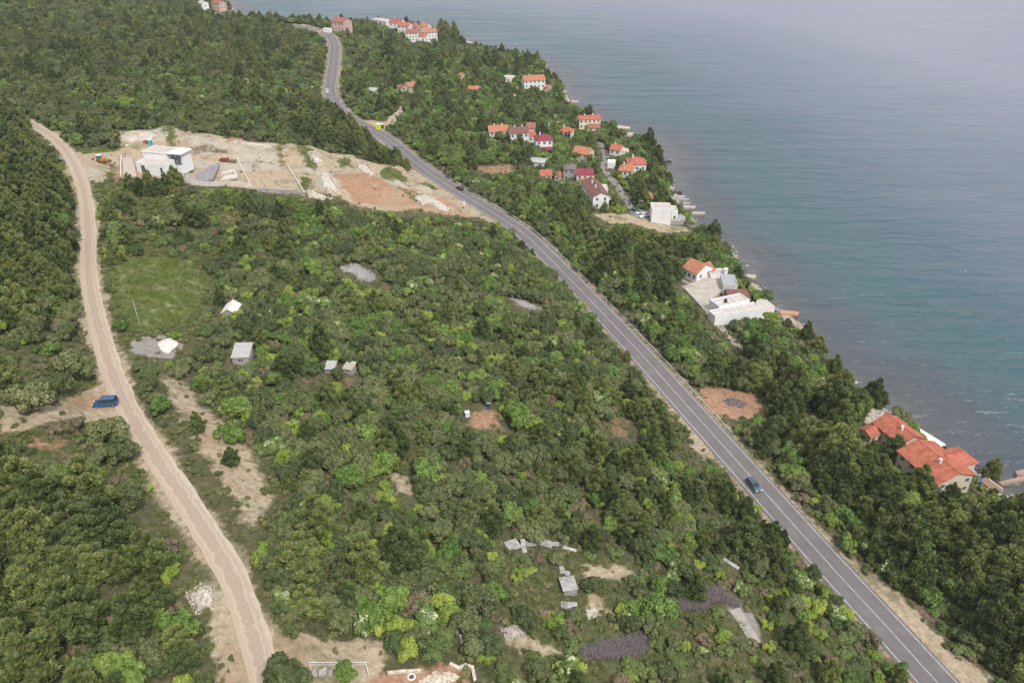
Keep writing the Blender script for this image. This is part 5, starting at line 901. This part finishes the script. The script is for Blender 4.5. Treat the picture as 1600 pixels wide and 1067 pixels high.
def crown(kind, seed):
    rng = np.random.RandomState(seed); C = []; Rv = []
    if kind == 'pine_tree':            # Hgt 6, R 2.1 : whorls of rising boughs
        hh = 6.0; lv = 9
        for q in range(lv):
            t = q / (lv - 1); z = .7 + t * (hh - .9); rad = (2.05 * (1 - t) ** .75 * (.55 + .45 * min(1, t * 4 + .35))) + .12; nb = max(1, int(7 * (1 - t) + 1.5)); a0 = rng.uniform(0, 6.3)
            for b in range(nb):
                a = a0 + b * 6.283 / nb + rng.normal() * .25; rr = rad * rng.uniform(.6, 1.15)
                C.append((math.cos(a) * rr, math.sin(a) * rr, z + rng.normal() * .18 + .15 * rr)); s = rng.uniform(.38, .62) * (1 - .35 * t); Rv.append((s, s, s * 1.25))
                if rr > 1.0: C.append((math.cos(a) * rr * .5, math.sin(a) * rr * .5, z + .05)); Rv.append((s * 1.1, s * 1.1, s))
        C, Rv = np.array(C), np.array(Rv); V, tn = leaves(rng, C, Rv, 125, .105, .5, 1.9, .55, vert=True, young=.4)  # sunlit bough tips are painted into the needle tone
    elif kind == 'cypress':
        for q in range(16):
            t = q / 15; C.append((rng.normal() * .12, rng.normal() * .12, .5 + t * 7)); s = .75 * math.sin(math.pi * min(1, .12 + t * .88)) ** .6 + .08; Rv.append((s, s, s * 1.3))
        C, Rv = np.array(C), np.array(Rv); V, tn = leaves(rng, C, Rv, 60, .16, .2, 1.3, .4, vert=True)
    elif kind == 'grass':
        n = 60; p = np.c_[rng.normal(size=(n, 2)) * .5, np.zeros(n)]; a = rng.normal(size=(n, 3)) * .35; a[:, 2] = 1; a *= rng.uniform(.12, .34, (n, 1)); b = np.cross(a, rng.normal(size=(n, 3))); b *= .07 / (np.linalg.norm(b, axis=1, keepdims=True) + 1e-9)
        V = np.stack([p - b, p + b, p + a + b * .3, p + a - b * .3], 1).reshape(-1, 3); return V, rng.uniform(0, 1, n), None
    else:
        prm = {'holm_oak': (1.8, 3.2, 30, .15, 120), 'mastic_bush': (1.5, 1.7, 24, .13, 115), 'spring_bush': (1.3, 2.0, 22, .145, 95), 'broadleaf_tree': (1.9, 3.6, 28, .175, 110),
               'flowering_tree': (1.7, 3.1, 22, .19, 85), 'dry_bush': (1.4, 1.6, 20, .11, 100), 'scrub': (.7, .55, 7, .13, 40)}[kind]
        Rr, Hh, nl, ls_, n = prm; ex = rng.uniform(.85, 1.15)
        sub = [(rng.normal() * .34 * Rr, rng.normal() * .34 * Rr, rng.uniform(.72, 1.15)) for _ in range(4)]
        for q in range(nl):
            u = rng.uniform(0, 6.283); e = math.asin(min(1, max(-.35, rng.uniform(-.3, 1.0)))); rr = Rr * .5; ca = math.cos(e); sb = sub[q % 4]
            C.append((sb[0] + math.cos(u) * ca * rr * ex, sb[1] + math.sin(u) * ca * rr / ex, (Hh * .45 + math.sin(e) * Hh * .33) * sb[2])); s = Rr * rng.uniform(.22, .42); Rv.append((s, s, s * .85))
        C.append((0, 0, Hh * .45)); Rv.append((Rr * .6, Rr * .6, Hh * .36))
        C, Rv = np.array(C), np.array(Rv); V, tn = leaves(rng, C, Rv, n, ls_, .4)
    # inner foliage mass so that the crown is not hollow
    cv, cf = [], []
    for c, r in zip(C, Rv):
        v, f = ico(c, r * .72, rng); o = len(cv) * 12; cv.append(v); cf += [tuple(o + i for i in q) for q in f]
    return V, tn, (np.concatenate(cv), cf, rng)
def crown_mesh(name, kind, seed, mat):
    V, tn, core = crown(kind, seed); n = len(V) // 4; Fq = np.arange(4 * n).reshape(-1, 4)
    if core is not None:
        cv, cf, rng = core; Fc = np.array([(a + 4 * n, b + 4 * n, c + 4 * n, c + 4 * n) for a, b, c in cf])
        me = bpy.data.meshes.new(name); tot = 4 * n + 3 * len(cf); me.vertices.add(4 * n + len(cv)); me.vertices.foreach_set('co', np.r_[V, cv].astype(np.float32).ravel())
        me.loops.add(tot); me.loops.foreach_set('vertex_index', np.r_[Fq.ravel(), Fc[:, :3].ravel()].astype(np.int32)); me.polygons.add(n + len(cf))
        me.polygons.foreach_set('loop_start', np.r_[np.arange(n) * 4, 4 * n + np.arange(len(cf)) * 3].astype(np.int32)); me.polygons.foreach_set('loop_total', np.r_[np.full(n, 4), np.full(len(cf), 3)].astype(np.int32))
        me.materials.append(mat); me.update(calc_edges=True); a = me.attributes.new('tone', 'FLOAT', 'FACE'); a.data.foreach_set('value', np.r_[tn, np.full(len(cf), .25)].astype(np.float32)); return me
    return np_mesh(name, V, Fq, [mat], {'tone': ('FLOAT', 'FACE', tn)})
def trunk_mesh(name, hgt, r, seed, limbs=4, reach=.8):
    rnd = random.Random(seed); b = MB(); b.tube((0, 0, -.6), (rnd.uniform(-.1, .1), rnd.uniform(-.1, .1), hgt), r, r * .4, 7)
    for k in range(limbs):
        a = k * 6.28 / limbs + rnd.random(); z = hgt * rnd.uniform(.35, .75); b.tube((0, 0, z), (math.cos(a) * reach, math.sin(a) * reach, z + reach * .7), r * .5, r * .15, 5)
    me = bpy.data.meshes.new(name); me.from_pydata(b.v, [], b.f); me.materials.append(bark); me.update(); return me
NV = 5
PROTO = {}
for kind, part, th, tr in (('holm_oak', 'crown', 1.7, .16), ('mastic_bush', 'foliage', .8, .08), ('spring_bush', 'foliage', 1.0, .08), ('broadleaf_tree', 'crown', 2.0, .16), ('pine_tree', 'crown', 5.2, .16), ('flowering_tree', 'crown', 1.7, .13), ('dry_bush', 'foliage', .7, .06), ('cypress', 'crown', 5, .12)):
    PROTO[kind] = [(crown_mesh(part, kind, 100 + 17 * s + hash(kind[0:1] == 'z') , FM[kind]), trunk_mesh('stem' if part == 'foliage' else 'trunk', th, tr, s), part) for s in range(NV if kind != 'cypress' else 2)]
NOMH = {'holm_oak': 3.2, 'mastic_bush': 1.7, 'spring_bush': 2.0, 'broadleaf_tree': 3.6, 'pine_tree': 6.2, 'flowering_tree': 3.1, 'dry_bush': 1.6, 'cypress': 8}
NOMR = {'holm_oak': 1.8, 'mastic_bush': 1.5, 'spring_bush': 1.3, 'broadleaf_tree': 1.9, 'pine_tree': 2.1, 'flowering_tree': 1.7, 'dry_bush': 1.4, 'cypress': .8}
KINDS = ['holm_oak', 'mastic_bush', 'spring_bush', 'broadleaf_tree', 'pine_tree', 'flowering_tree', 'dry_bush']
# where which plants grow (weights in the order of KINDS, density, size factor)
ZONES = [
 ([(-400, 300), (0, 230), (110, 262), (118, 400), (130, 470), (60, 520), (-400, 520)], (.18, .16, .08, .04, .52, 0, .02), .9, 1.15),
 ([(-400, 760), (120, 740), (260, 800), (340, 950), (350, 1100), (300, 1300), (-400, 1300)], (.16, .16, .07, .03, .46, 0, .12), .66, 1.25),
 ([(-400, 180), (0, 178), (60, 205), (108, 240), (0, 262), (-400, 300)], (.2, .1, .06, .04, .58, 0, .02), 1, 1.1),
 ([(-200, 30), (470, 40), (480, 80), (420, 130), (240, 115), (0, 175), (-200, 175)], (.46, .18, .1, .04, .2, 0, .02), 1.0, .82),
 ([(455, 200), (520, 170), (600, 205), (690, 288), (620, 262), (540, 240), (470, 222)], (.12, .12, .05, .04, .66, 0, .01), 1, 1.2),
 ([(185, 275), (290, 275), (310, 310), (200, 310)], (.1, .2, .02, 0, .68, 0, 0), .9, .9),
 ([(860, 330), (960, 330), (1020, 360), (1075, 400), (1065, 470), (1000, 480), (930, 430)], (.22, .14, .1, .16, .36, .02, 0), 1, 1.3),
 ([(1180, 620), (1250, 630), (1380, 660), (1440, 760), (1640, 820), (1800, 1000), (1700, 1150), (1560, 1040), (1460, 960), (1360, 870), (1250, 720)], (.1, .1, .05, .16, .58, .01, 0), 1.05, 1.55),
 ([(980, 200), (1060, 250), (1060, 330), (1010, 335), (960, 300), (985, 270), (1000, 240)], (.25, .1, .05, .3, .3, 0, 0), 1, 1.1),
 ([(690, 28), (725, 60), (700, 70), (685, 60)], (.1, .1, 0, 0, .8, 0, 0), 1, 1.6),
 ([(600, 100), (870, 90), (1050, 250), (1100, 360), (1260, 540), (1400, 660), (1560, 800), (1700, 1000), (1600, 1067), (1330, 850), (1180, 700), (1000, 510), (870, 370), (690, 260), (600, 190), (560, 150)], (.26, .16, .13, .28, .13, .04, 0), 1.0, 1.12),
 ([(780, 850), (1000, 870), (1300, 960), (1430, 1067), (1500, 1300), (740, 1300), (740, 1067), (770, 990)], (.22, .3, .2, .03, .1, .03, .12), .78, .8),
 ([(-50, 530), (150, 530), (210, 650), (290, 780), (230, 780), (110, 735), (-50, 760)], (.3, .25, .08, .02, .12, 0, .23), .55, 1.0),
 ([(190, 300), (400, 320), (460, 330), (380, 420), (340, 520), (300, 570), (190, 560)], (.4, .25, .1, .02, .13, .01, .09), .55, .9),
 ([(380, 330), (760, 340), (900, 420), (700, 560), (450, 560), (330, 480)], (.42, .15, .23, .1, .05, .02, .03), 1.05, .95),
 ([(850, 600), (1100, 640), (1330, 900), (1400, 1000), (1100, 900), (800, 840), (820, 700)], (.26, .24, .16, .04, .24, .01, .05), .95, .95),
]
DEFZ = ((.42, .2, .17, .08, .07, .006, .05), 1.0, 1.0)
rng = np.random.RandomState(11)
def scatter(spacing, y0, y1, x0=-620, x1=300):
    gx, gy = np.meshgrid(np.arange(x0, x1, spacing), np.arange(y0, y1, spacing)); gx = gx + (np.arange(len(gy)) % 2)[:, None] * spacing / 2
    return gx.ravel() + rng.uniform(-.48, .48, gx.size) * spacing, gy.ravel() + rng.uniform(-.48, .48, gx.size) * spacing
A = [scatter(2.45, 22, 330, -620, 230), scatter(2.75, 330, 560), scatter(3.2, 560, 960)]
PX_ = np.concatenate([a[0] for a in A]); PY_ = np.concatenate([a[1] for a in A]); SPC = np.concatenate([np.full(len(a[0]), s) for a, s in zip(A, (1, 1.08, 1.25))])
PZ_ = h_at(PX_, PY_); ux, uy, ud = to_px(PX_, PY_, PZ_)
k = (ux > -420) & (ux < 2020) & (uy > -60) & (uy < 1750) & (grid_at(GD, PX_, PY_) > 2.4)
PX_, PY_, PZ_, ux, uy, ud, SPC = [a[k] for a in (PX_, PY_, PZ_, ux, uy, ud, SPC)]
N = len(PX_); W = np.tile(np.array(DEFZ[0]), (N, 1)); dens = np.full(N, DEFZ[1]); fac_ = np.full(N, DEFZ[2]); done = np.zeros(N, bool)
for poly, wts, de, sf in ZONES:
    mk = inside(ux, uy, poly) & ~done; W[mk] = wts; dens[mk] = de; fac_[mk] = sf; done |= mk
# stands of one kind: patches shift the mixture
pn = vnoise(PX_, PY_, 16); W[:, 0] *= .35 + 1.6 * pn; pn = vnoise(PX_ + 500, PY_, 13); W[:, 2] *= .2 + 1.8 * pn ** 1.5; W[:, 3] *= .3 + 1.6 * vnoise(PX_, PY_ + 700, 15)
W /= W.sum(1, keepdims=True); cum = W.cumsum(1); KI = (rng.uniform(0, 1, (N, 1)) > cum).sum(1).clip(0, 6)
bare = grid_at(CH['bare'], PX_, PY_)
for b in BLOCK:      # footprints of buildings and other built things
    bare = np.maximum(bare, (np.hypot(PX_ - b[0], PY_ - b[1]) < b[2]) * 2.0)
gapn = vnoise(PX_, PY_, 8)
keep = rng.uniform(0, 1, N) < dens * (1 - bare.clip(0, 1)) * np.where(gapn < .2, .35, 1)
keep &= bare < 1.5
SC = rng.uniform(.6, 1.28, N) * np.where(KI == 4, rng.uniform(.72, 1.3, N), 1) * fac_ * SPC * np.where(rng.uniform(0, 1, N) < .12, 1.25, 1.0)
lf = vnoise(PX_ + 300, PY_ + 90, 12); SC = SC * np.where(KI != 4, .72 + .62 * lf, 1) * np.where(uy < 75, .78, 1)
SC = np.where(KI != 4, np.minimum(SC, 1.32), SC)
AG = lambda d: np.array([d[k] for k in KINDS])[KI]
HH = AG(NOMH) * SC; RR = AG(NOMR) * SC
drd = grid_at(D_TRK, PX_, PY_); keep &= drd > 2.3 + RR * .7; drd = grid_at(D_HWY, PX_, PY_); keep &= drd > 4.2 + RR * .7
for fz in (.1, .3, .5, .7, .9):
    for fx in (-.85, -.45, 0, .45, .85):
        a, b, dpt = to_px(PX_ + 1.25 * RR * fx * (1 - .5 * (fz > .8)), PY_, PZ_ + HH * fz); i = ((a) / 4).astype(int).clip(0, QX.shape[1] - 1); j = (b / 4).astype(int).clip(0, QX.shape[0] - 1)
        inr = (a > 0) & (a < 1600) & (b > 0) & (b < 1067); bad = inr & (PROT[j, i] > ud - RR * .4)
        keep &= ~bad
sel = np.nonzero(keep)[0]
# hand-placed plants: kind, pixel of the foot, size
ROADSIDE = []; random.seed(21)
HAND = [('pine_tree', 470, 905, 1.55, 3, "large pale green pine, the tallest in the scrub beside the gravel track"), ('flowering_tree', 570, 985, 1.15, 0, "tree covered in cream blossom, nearest the sandy clearing at the bottom"),
        ('broadleaf_tree', 1008, 965, 1.55, 2, "spreading bright green tree left of the grey brush pile"), ('holm_oak', 460, 1085, 1.75, 1, "solitary dark oak between the gravel track and the white railing at the bottom"), ('broadleaf_tree', 545, 1062, .85, 1, "small bright green tree behind the white railings"),
        ('pine_tree', 1085, 935, 1.0, 2, "slender pine just above the grey brush pile"), ('pine_tree', 1062, 880, .85, 1, "thin leaning pine behind the concrete hut ruin, right of it"), ('pine_tree', 1095, 860, .9, 4, "upright pine above the brush pile, nearest the pale slab"),
        ('pine_tree', 310, 675, .75, 0, "young pine standing alone in the pale strip right of the track, upper one"), ('pine_tree', 363, 727, .68, 2, "young pine standing alone in the pale strip right of the track, lower one"), ('broadleaf_tree', 187, 518, .75, 3, "round dark green tree beside the track at the meadow corner"), ('broadleaf_tree', 277, 530, .6, 2, "small round green tree beside the red soil of the gravel yard"),
        ('holm_oak', 118, 590, 2.0, 0, "broad grey green olive-like tree left of the track above the blue car"), ('holm_oak', 168, 690, 1.75, 2, "wide grey green tree below the blue car by the track"), ('holm_oak', 190, 720, 1.5, 4, "second wide grey green tree below the blue car, nearer the camera"), ('holm_oak', 60, 640, 1.7, 3, "grey olive-like tree left of the blue car above the stony strip"),
        ('broadleaf_tree', 365, 690, 1.3, 0, "bright green bushy tree right of the two lone young pines"), ('spring_bush', 485, 470, 1.9, 0, "yellow green spreading tree above the white hut, left of the rubble heap"), ('spring_bush', 450, 500, 1.6, 1, "light green rounded tree right of the white hut"), ('broadleaf_tree', 692, 625, 1.1, 1, "tall bright green tree behind the red soil clearing in the scrub"),
        ('pine_tree', 1040, 815, 1.0, 0, "pine in the lower scrub left of the highway, between oaks"), ('pine_tree', 1210, 690, 1.35, 3, "tall pine at the right edge of the brown clearing"), ('pine_tree', 1225, 665, 1.45, 1, "tallest pine behind the brown clearing"), ('pine_tree', 1548, 742, 1.0, 2, "pine on the shore beside the red roofed house's hipped wing"),
        ('cypress', 1130, 492, .8, 0, "dark slim cypress in the yard behind the twin white villa"), ('cypress', 877, 221, .75, 0, "leftmost of the slim cypresses before the small red roofed cottage"), ('cypress', 884, 222, .7, 1, "second of the slim cypresses before the small red roofed cottage"), ('cypress', 889, 222, .75, 0, "third of the slim cypresses before the small red roofed cottage"),
        ('cypress', 700, 60, 1.3, 0, "tall cypress at the tip of the far headland"), ('cypress', 714, 63, 1.0, 1, "shorter cypress at the tip of the far headland"), ('cypress', 893, 278, .6, 1, "small dark cypress beside the grey stone house"), ('pine_tree', 262, 300, 1.1, 1, "bushy pine in front of the white villa's corner"), ('pine_tree', 275, 292, 1.25, 2, "pine covering the right corner of the white villa"), ('pine_tree', 235, 297, 1.15, 3, "pine below the middle of the white villa wall"),
        ('pine_tree', 222, 306, 1.0, 4, "low pine below the left end of the white villa"), ('pine_tree', 205, 297, .95, 0, "leftmost pine below the white villa's yard"), ('pine_tree', 250, 305, 1.0, 2, "foremost pine below the white villa"), ('holm_oak', 780, 225, 2.0, 1, "large dark tree between the two red roofed row houses"), ('pine_tree', 828, 253, 1.4, 2, "broad green pine in front of the crimson roofed house")]
FIXPOS = []
for off0, y0_, y1_, step in ((-5.2, 765, 1150, 3.1), (-5.3, 350, 590, 3.6)):
    i0_, i1_ = hwy_index(1180 if y0_ > 700 else 810, y0_, 9), hwy_index(1530 if y0_ > 700 else 1030, y1_, 9); run = HWY[min(i0_, i1_):max(i0_, i1_)]; acc = 0
    for a_, b_ in zip(run[:-1], run[1:]):
        acc += np.hypot(*(b_ - a_)[:2])
        if acc > step * (.7 + random.random() * .7):
            acc = 0; t_ = (b_ - a_)[:2] / np.hypot(*(b_ - a_)[:2]); o_ = off0 - random.random() * 1.2; kd_ = random.choice(['holm_oak', 'holm_oak', 'mastic_bush', 'spring_bush', 'pine_tree', 'dry_bush']); ROADSIDE.append((kd_, a_[0] + t_[1] * o_, a_[1] - t_[0] * o_, (random.uniform(.5, .75) if kd_ == 'pine_tree' else random.uniform(.85, 1.3)), random.randrange(5)))
for kd, px, py, s, v, lab in HAND:
    g = G(px, py); FIXPOS.append((kd, g, s, v, lab))
for kd, x_, y_, s_, v_ in ROADSIDE: FIXPOS.append((kd, Vector((x_, y_, float(h_at(x_, y_)))), s_, v_, None))
hx = np.array([f[1].x for f in FIXPOS]); hy = np.array([f[1].y for f in FIXPOS]); hr = np.array([NOMR[f[0]] * f[2] * .75 for f in FIXPOS])
sel = sel[(np.hypot(PX_[sel, None] - hx, PY_[sel, None] - hy) > hr).all(1)]
# labels: nearest landmark, side and size
LAND_ = [(p, G(*q)) for p, q in (
 ("the blue car", (165, 632)), ("the lowest bend of the track", (380, 960)), ("the bottom sandy clearing", (515, 1015)), ("the red garden", (690, 1050)), ("the gravel yard", (245, 545)),
 ("the green meadow", (245, 445)), ("the white gabled hut", (356, 490)), ("the grey roofed shed", (375, 560)), ("the limestone heap", (560, 430)), ("the unfinished white villa", (245, 285)), ("the excavated slope", (600, 325)),
 ("the two lone young pines", (350, 700)), ("the broken slabs", (830, 855)), ("the ruined hut", (890, 920)), ("the lower brush pile", (960, 1010)), ("the upper brush pile", (1110, 940)), ("the concrete pad", (1165, 980)),
 ("the red soil clearing", (757, 658)), ("the blue grey car", (1176, 752)), ("the earth verge", (1480, 1010)), ("the brown clearing", (1140, 630)), ("the paired shore houses", (1450, 745)),
 ("the white twin villa", (1150, 505)), ("the orange roofed shore house", (1095, 440)), ("the white cube house", (1035, 348)), ("the track's middle stretch", (260, 740)), ("the stony strip's left end", (20, 660)),
 ("the bottom left corner", (40, 1040)), ("the highway's middle stretch", (930, 480)), ("the highway's nearest stretch", (1400, 1000)), ("the maroon roofed house", (940, 325)), ("the left edge pines", (20, 400)),
 ("the middle of the scrub", (600, 760)), ("the lower left pines", (130, 860)), ("the track's upper stretch", (140, 400)), ("the guard rail's lower end", (1110, 700)), ("the water tank", (830, 640)), ("the large pale pine", (470, 890)), ("the cream blossoming tree", (572, 960)))]
LM = np.array([(q.x, q.y) for p, q in LAND_])
def wherelab(x, y):
    d = np.hypot(LM[:, 0] - x, LM[:, 1] - y); i = int(d.argmin()); dx, dy = x - LM[i, 0], y - LM[i, 1]; dist = d[i]
    sd = ('left of' if dx < 0 else 'right of') if abs(dx) > abs(dy) * .8 else ('behind' if dy > 0 else 'in front of')
    diag = abs(abs(dx) - abs(dy)) < .35 * dist
    if diag: sd = ('beyond ' if dy > 0 else 'before ') + 'and ' + ('left of' if dx < 0 else 'right of')
    dd = 'close ' if dist < 9 else ('' if dist < 22 else 'well ')
    return dd + sd + ' ' + LAND_[i][0]
LOOK = {'holm_oak': ('dark grey green oak', 'holm oak'), 'mastic_bush': ('dense mid green bush', 'bush'), 'spring_bush': ('yellow green bush', 'bush'), 'broadleaf_tree': ('bright green leafy tree', 'tree'), 'pine_tree': ('soft needled green pine', 'pine tree'),
        'flowering_tree': ('cream blossoming tree', 'flowering tree'), 'dry_bush': ('brownish half bare bush', 'dry bush'), 'cypress': ('slim dark cypress', 'cypress')}
GRP = {'holm_oak': 'oaks of the coastal scrub', 'mastic_bush': 'green bushes of the scrub', 'spring_bush': 'yellow green bushes of the scrub', 'broadleaf_tree': 'leafy trees of the slope', 'pine_tree': 'pines of the slope', 'flowering_tree': 'blossoming trees', 'dry_bush': 'half bare bushes', 'cypress': 'cypresses near the houses'}
def plant(kind, x, y, z, s, sz, v, rz, label):
    cm, tm, part = PROTO[kind][v % len(PROTO[kind])]; r = bpy.data.objects.new(kind, None); COL.objects.link(r); r.location = (x, y, z - .1); r.rotation_euler = (0, 0, rz); ax = .8 + .5 * ((x * 7.31) % 1); r.scale = (s * ax, s / ax ** .5, s * sz); r.empty_display_size = .2
    link(part, cm, r); link('stem' if part == 'foliage' else 'trunk', tm, r); tag(r, label, LOOK[kind][1], GRP[kind]); return r
first_crowns = {}
def size_word(kind, s): return 'small ' if s < .8 else ('large ' if s > 1.25 else ('' if s < 1.02 else 'middling '))
for kd, g, s, v, lab in FIXPOS: plant(kd, g.x, g.y, g.z, s, 1.0, v, v * 1.3 + g.x, lab or size_word(kd, s) + LOOK[kd][0] + ' ' + wherelab(g.x, g.y))
STUFFNAME = {'holm_oak': ('oak_thicket', 'dark oak thicket covering the far slopes'), 'mastic_bush': ('bush_thicket', 'mid green bushes covering the far slopes'), 'spring_bush': ('light_thicket', 'yellow green bushes dotted over the far slopes'),
             'broadleaf_tree': ('leafy_wood', 'bright green leafy wood around the far village'), 'pine_tree': ('pine_wood', 'pine wood on the far slopes and the shore'), 'flowering_tree': ('blossom_thicket', 'cream blossoming trees on the far slopes'), 'dry_bush': ('dry_thicket', 'brownish bushes on the far slopes')}
def instancer(name, protos, x, y, z, s, sz, rz, vi, label, cat=None):
    V = np.c_[x, y, z]; me = bpy.data.meshes.new(name); me.vertices.add(len(V)); me.vertices.foreach_set('co', V.astype(np.float32).ravel())
    for nm, arr in (('s', s), ('sz', sz), ('rz', rz)): me.attributes.new(nm, 'FLOAT', 'POINT').data.foreach_set('value', np.asarray(arr, np.float32))
    me.attributes.new('vi', 'INT', 'POINT').data.foreach_set('value', np.asarray(vi, np.int32))
    o = link(name, me); tag(o, label, cat, None, 'stuff')
    gt = bpy.data.node_groups.new(name, 'GeometryNodeTree'); gt.interface.new_socket('Geometry', in_out='INPUT', socket_type='NodeSocketGeometry'); gt.interface.new_socket('Geometry', in_out='OUTPUT', socket_type='NodeSocketGeometry')
    N_, L_ = gt.nodes, gt.links; gi = N_.new('NodeGroupInput'); go = N_.new('NodeGroupOutput'); ip = N_.new('GeometryNodeInstanceOnPoints'); jn = N_.new('GeometryNodeJoinGeometry')
    for p in reversed(protos):
        oi = N_.new('GeometryNodeObjectInfo'); oi.inputs['Object'].default_value = p; oi.inputs['As Instance'].default_value = True; L_.new(oi.outputs['Geometry'], jn.inputs[0])
    def att(nm, ty='FLOAT'):
        a = N_.new('GeometryNodeInputNamedAttribute'); a.data_type = ty; a.inputs['Name'].default_value = nm; return a.outputs['Attribute']
    cs = N_.new('ShaderNodeCombineXYZ'); ss = att('s'); mu = N_.new('ShaderNodeMath'); mu.operation = 'MULTIPLY'; L_.new(ss, mu.inputs[0]); L_.new(att('sz'), mu.inputs[1])
    L_.new(ss, cs.inputs[0]); L_.new(ss, cs.inputs[1]); L_.new(mu.outputs[0], cs.inputs[2]); cr_ = N_.new('ShaderNodeCombineXYZ'); L_.new(att('rz'), cr_.inputs[2])
    L_.new(gi.outputs[0], ip.inputs['Points']); L_.new(jn.outputs[0], ip.inputs['Instance']); ip.inputs['Pick Instance'].default_value = True; L_.new(att('vi', 'INT'), ip.inputs['Instance Index'])
    L_.new(cs.outputs[0], ip.inputs['Scale']); L_.new(cr_.outputs[0], ip.inputs['Rotation']); L_.new(ip.outputs[0], go.inputs[0])
    md = o.modifiers.new('scatter', 'NODES'); md.node_group = gt; return o
NIND = 290
VARI = rng.randint(0, NV, N); ROT = rng.uniform(0, 6.283, N); SZ = rng.uniform(.85, 1.15, N); SZ = np.where(KI == 4, SZ * .95, SZ)
nlab = {}
for ki, kind in enumerate(KINDS):
    q = sel[KI[sel] == ki]; infr = (ux[q] > 2) & (ux[q] < 1598) & (uy[q] < 1070) & (uy[q] - HH[q] * F / ud[q] > -5); nh = sum(f[0] == kind for f in FIXPOS)
    order = np.lexsort((ud[q] / RR[q], ~infr)); ind = q[order[:NIND - nh]]; rest = q[order[NIND - nh:]]
    vs = {}
    for i in ind:
        o = plant(kind, PX_[i], PY_[i], PZ_[i], SC[i], SZ[i], VARI[i], ROT[i], size_word(kind, SC[i]) + LOOK[kind][0] + ' ' + wherelab(PX_[i], PY_[i]))
        vs.setdefault(int(VARI[i]), o)
    nlab[kind] = (len(ind), len(rest))
    if len(rest):
        pr = [[c for c in vs[v].children if c.name.split('.')[0] in ('crown', 'foliage')][0] for v in sorted(vs)]
        mp_ = {v: k for k, v in enumerate(sorted(vs))}
        instancer(STUFFNAME[kind][0], pr, PX_[rest], PY_[rest], PZ_[rest] - .1, SC[rest], SZ[rest], ROT[rest], [mp_.get(int(v), 0) for v in VARI[rest]], STUFFNAME[kind][1], 'woodland')
print('PLANTS', nlab)
# low scrub and grass between the bushes
scm = [crown_mesh('low_scrub', 'scrub', 500 + s, FM['scrub']) for s in range(3)]
gx, gy = scatter(2.1, 30, 260, -230, 160); gx2, gy2 = scatter(3.3, 260, 520, -420, 120); gx, gy = np.r_[gx, gx2], np.r_[gy, gy2]; gz = h_at(gx, gy); a, b, c = to_px(gx, gy, gz)
br = grid_at(CH['bare'], gx, gy); gs = grid_at(np.maximum(CH['grass'], CH['sparse']), gx, gy)
kk = (a > -300) & (a < 1900) & (b > -10) & (b < 1500) & (grid_at(GD, gx, gy) > 1.5) & (grid_at(D_TRK, gx, gy) > 3.0) & (grid_at(D_HWY, gx, gy) > 5.0) & (rng.uniform(0, 1, len(gx)) < np.where(br > .9, .16, .9))
for bl in BLOCK: kk &= np.hypot(gx - bl[0], gy - bl[1]) > bl[2]
gx, gy, gz, br = gx[kk], gy[kk], gz[kk], br[kk]; n = len(gx)
def as_proto(me, x, y, label, cat):
    o = link(me.name, me); o.location = (x, y, float(h_at(x, y))); tag(o, label, cat); return o
q0 = [as_proto(me, float(gx[i]), float(gy[i]), "low scrub tuft " + wherelab(gx[i], gy[i]) + f", {w_} of three", 'low shrub') for me, i, w_ in zip(scm, (5, 9, 14), ('flattest', 'roundest', 'widest'))]
instancer('ground_scrub', q0, gx, gy, gz, rng.uniform(.5, 1.5, n) * np.where(br > .9, .55, 1), np.full(n, 1.0), rng.uniform(0, 6.28, n), rng.randint(0, 3, n), 'low scrub filling the ground between the bushes', 'scrub')
gx, gy = scatter(.95, 70, 330, -230, 60); gz = h_at(gx, gy); a, b, c = to_px(gx, gy, gz); gs = grid_at(np.maximum(CH['grass'], CH['sparse'] * .6), gx, gy)
kk = (a > 0) & (a < 1600) & (b > 150) & (b < 1080) & (grid_at(D_TRK, gx, gy) > 3.6) & (grid_at(D_HWY, gx, gy) > 4.5) & (rng.uniform(0, 1, len(gx)) < gs * .75) & (np.maximum(grid_at(CH['tan'], gx, gy), grid_at(CH['gray'], gx, gy)) < .4)
gx, gy, gz = gx[kk], gy[kk], gz[kk]; n = len(gx); gm = crown_mesh('grass_tuft', 'grass', 900, FM['grass']); g0 = as_proto(gm, float(gx[7]), float(gy[7]), "single tuft of long grass " + wherelab(gx[7], gy[7]), 'grass tuft'); g0['kind'] = 'stuff'
instancer('grass', [g0], gx, gy, gz, rng.uniform(.5, 1.3, n), np.full(n, 1.0), rng.uniform(0, 6.28, n), np.zeros(n), 'rough grass of the meadow and open ground', 'grass')
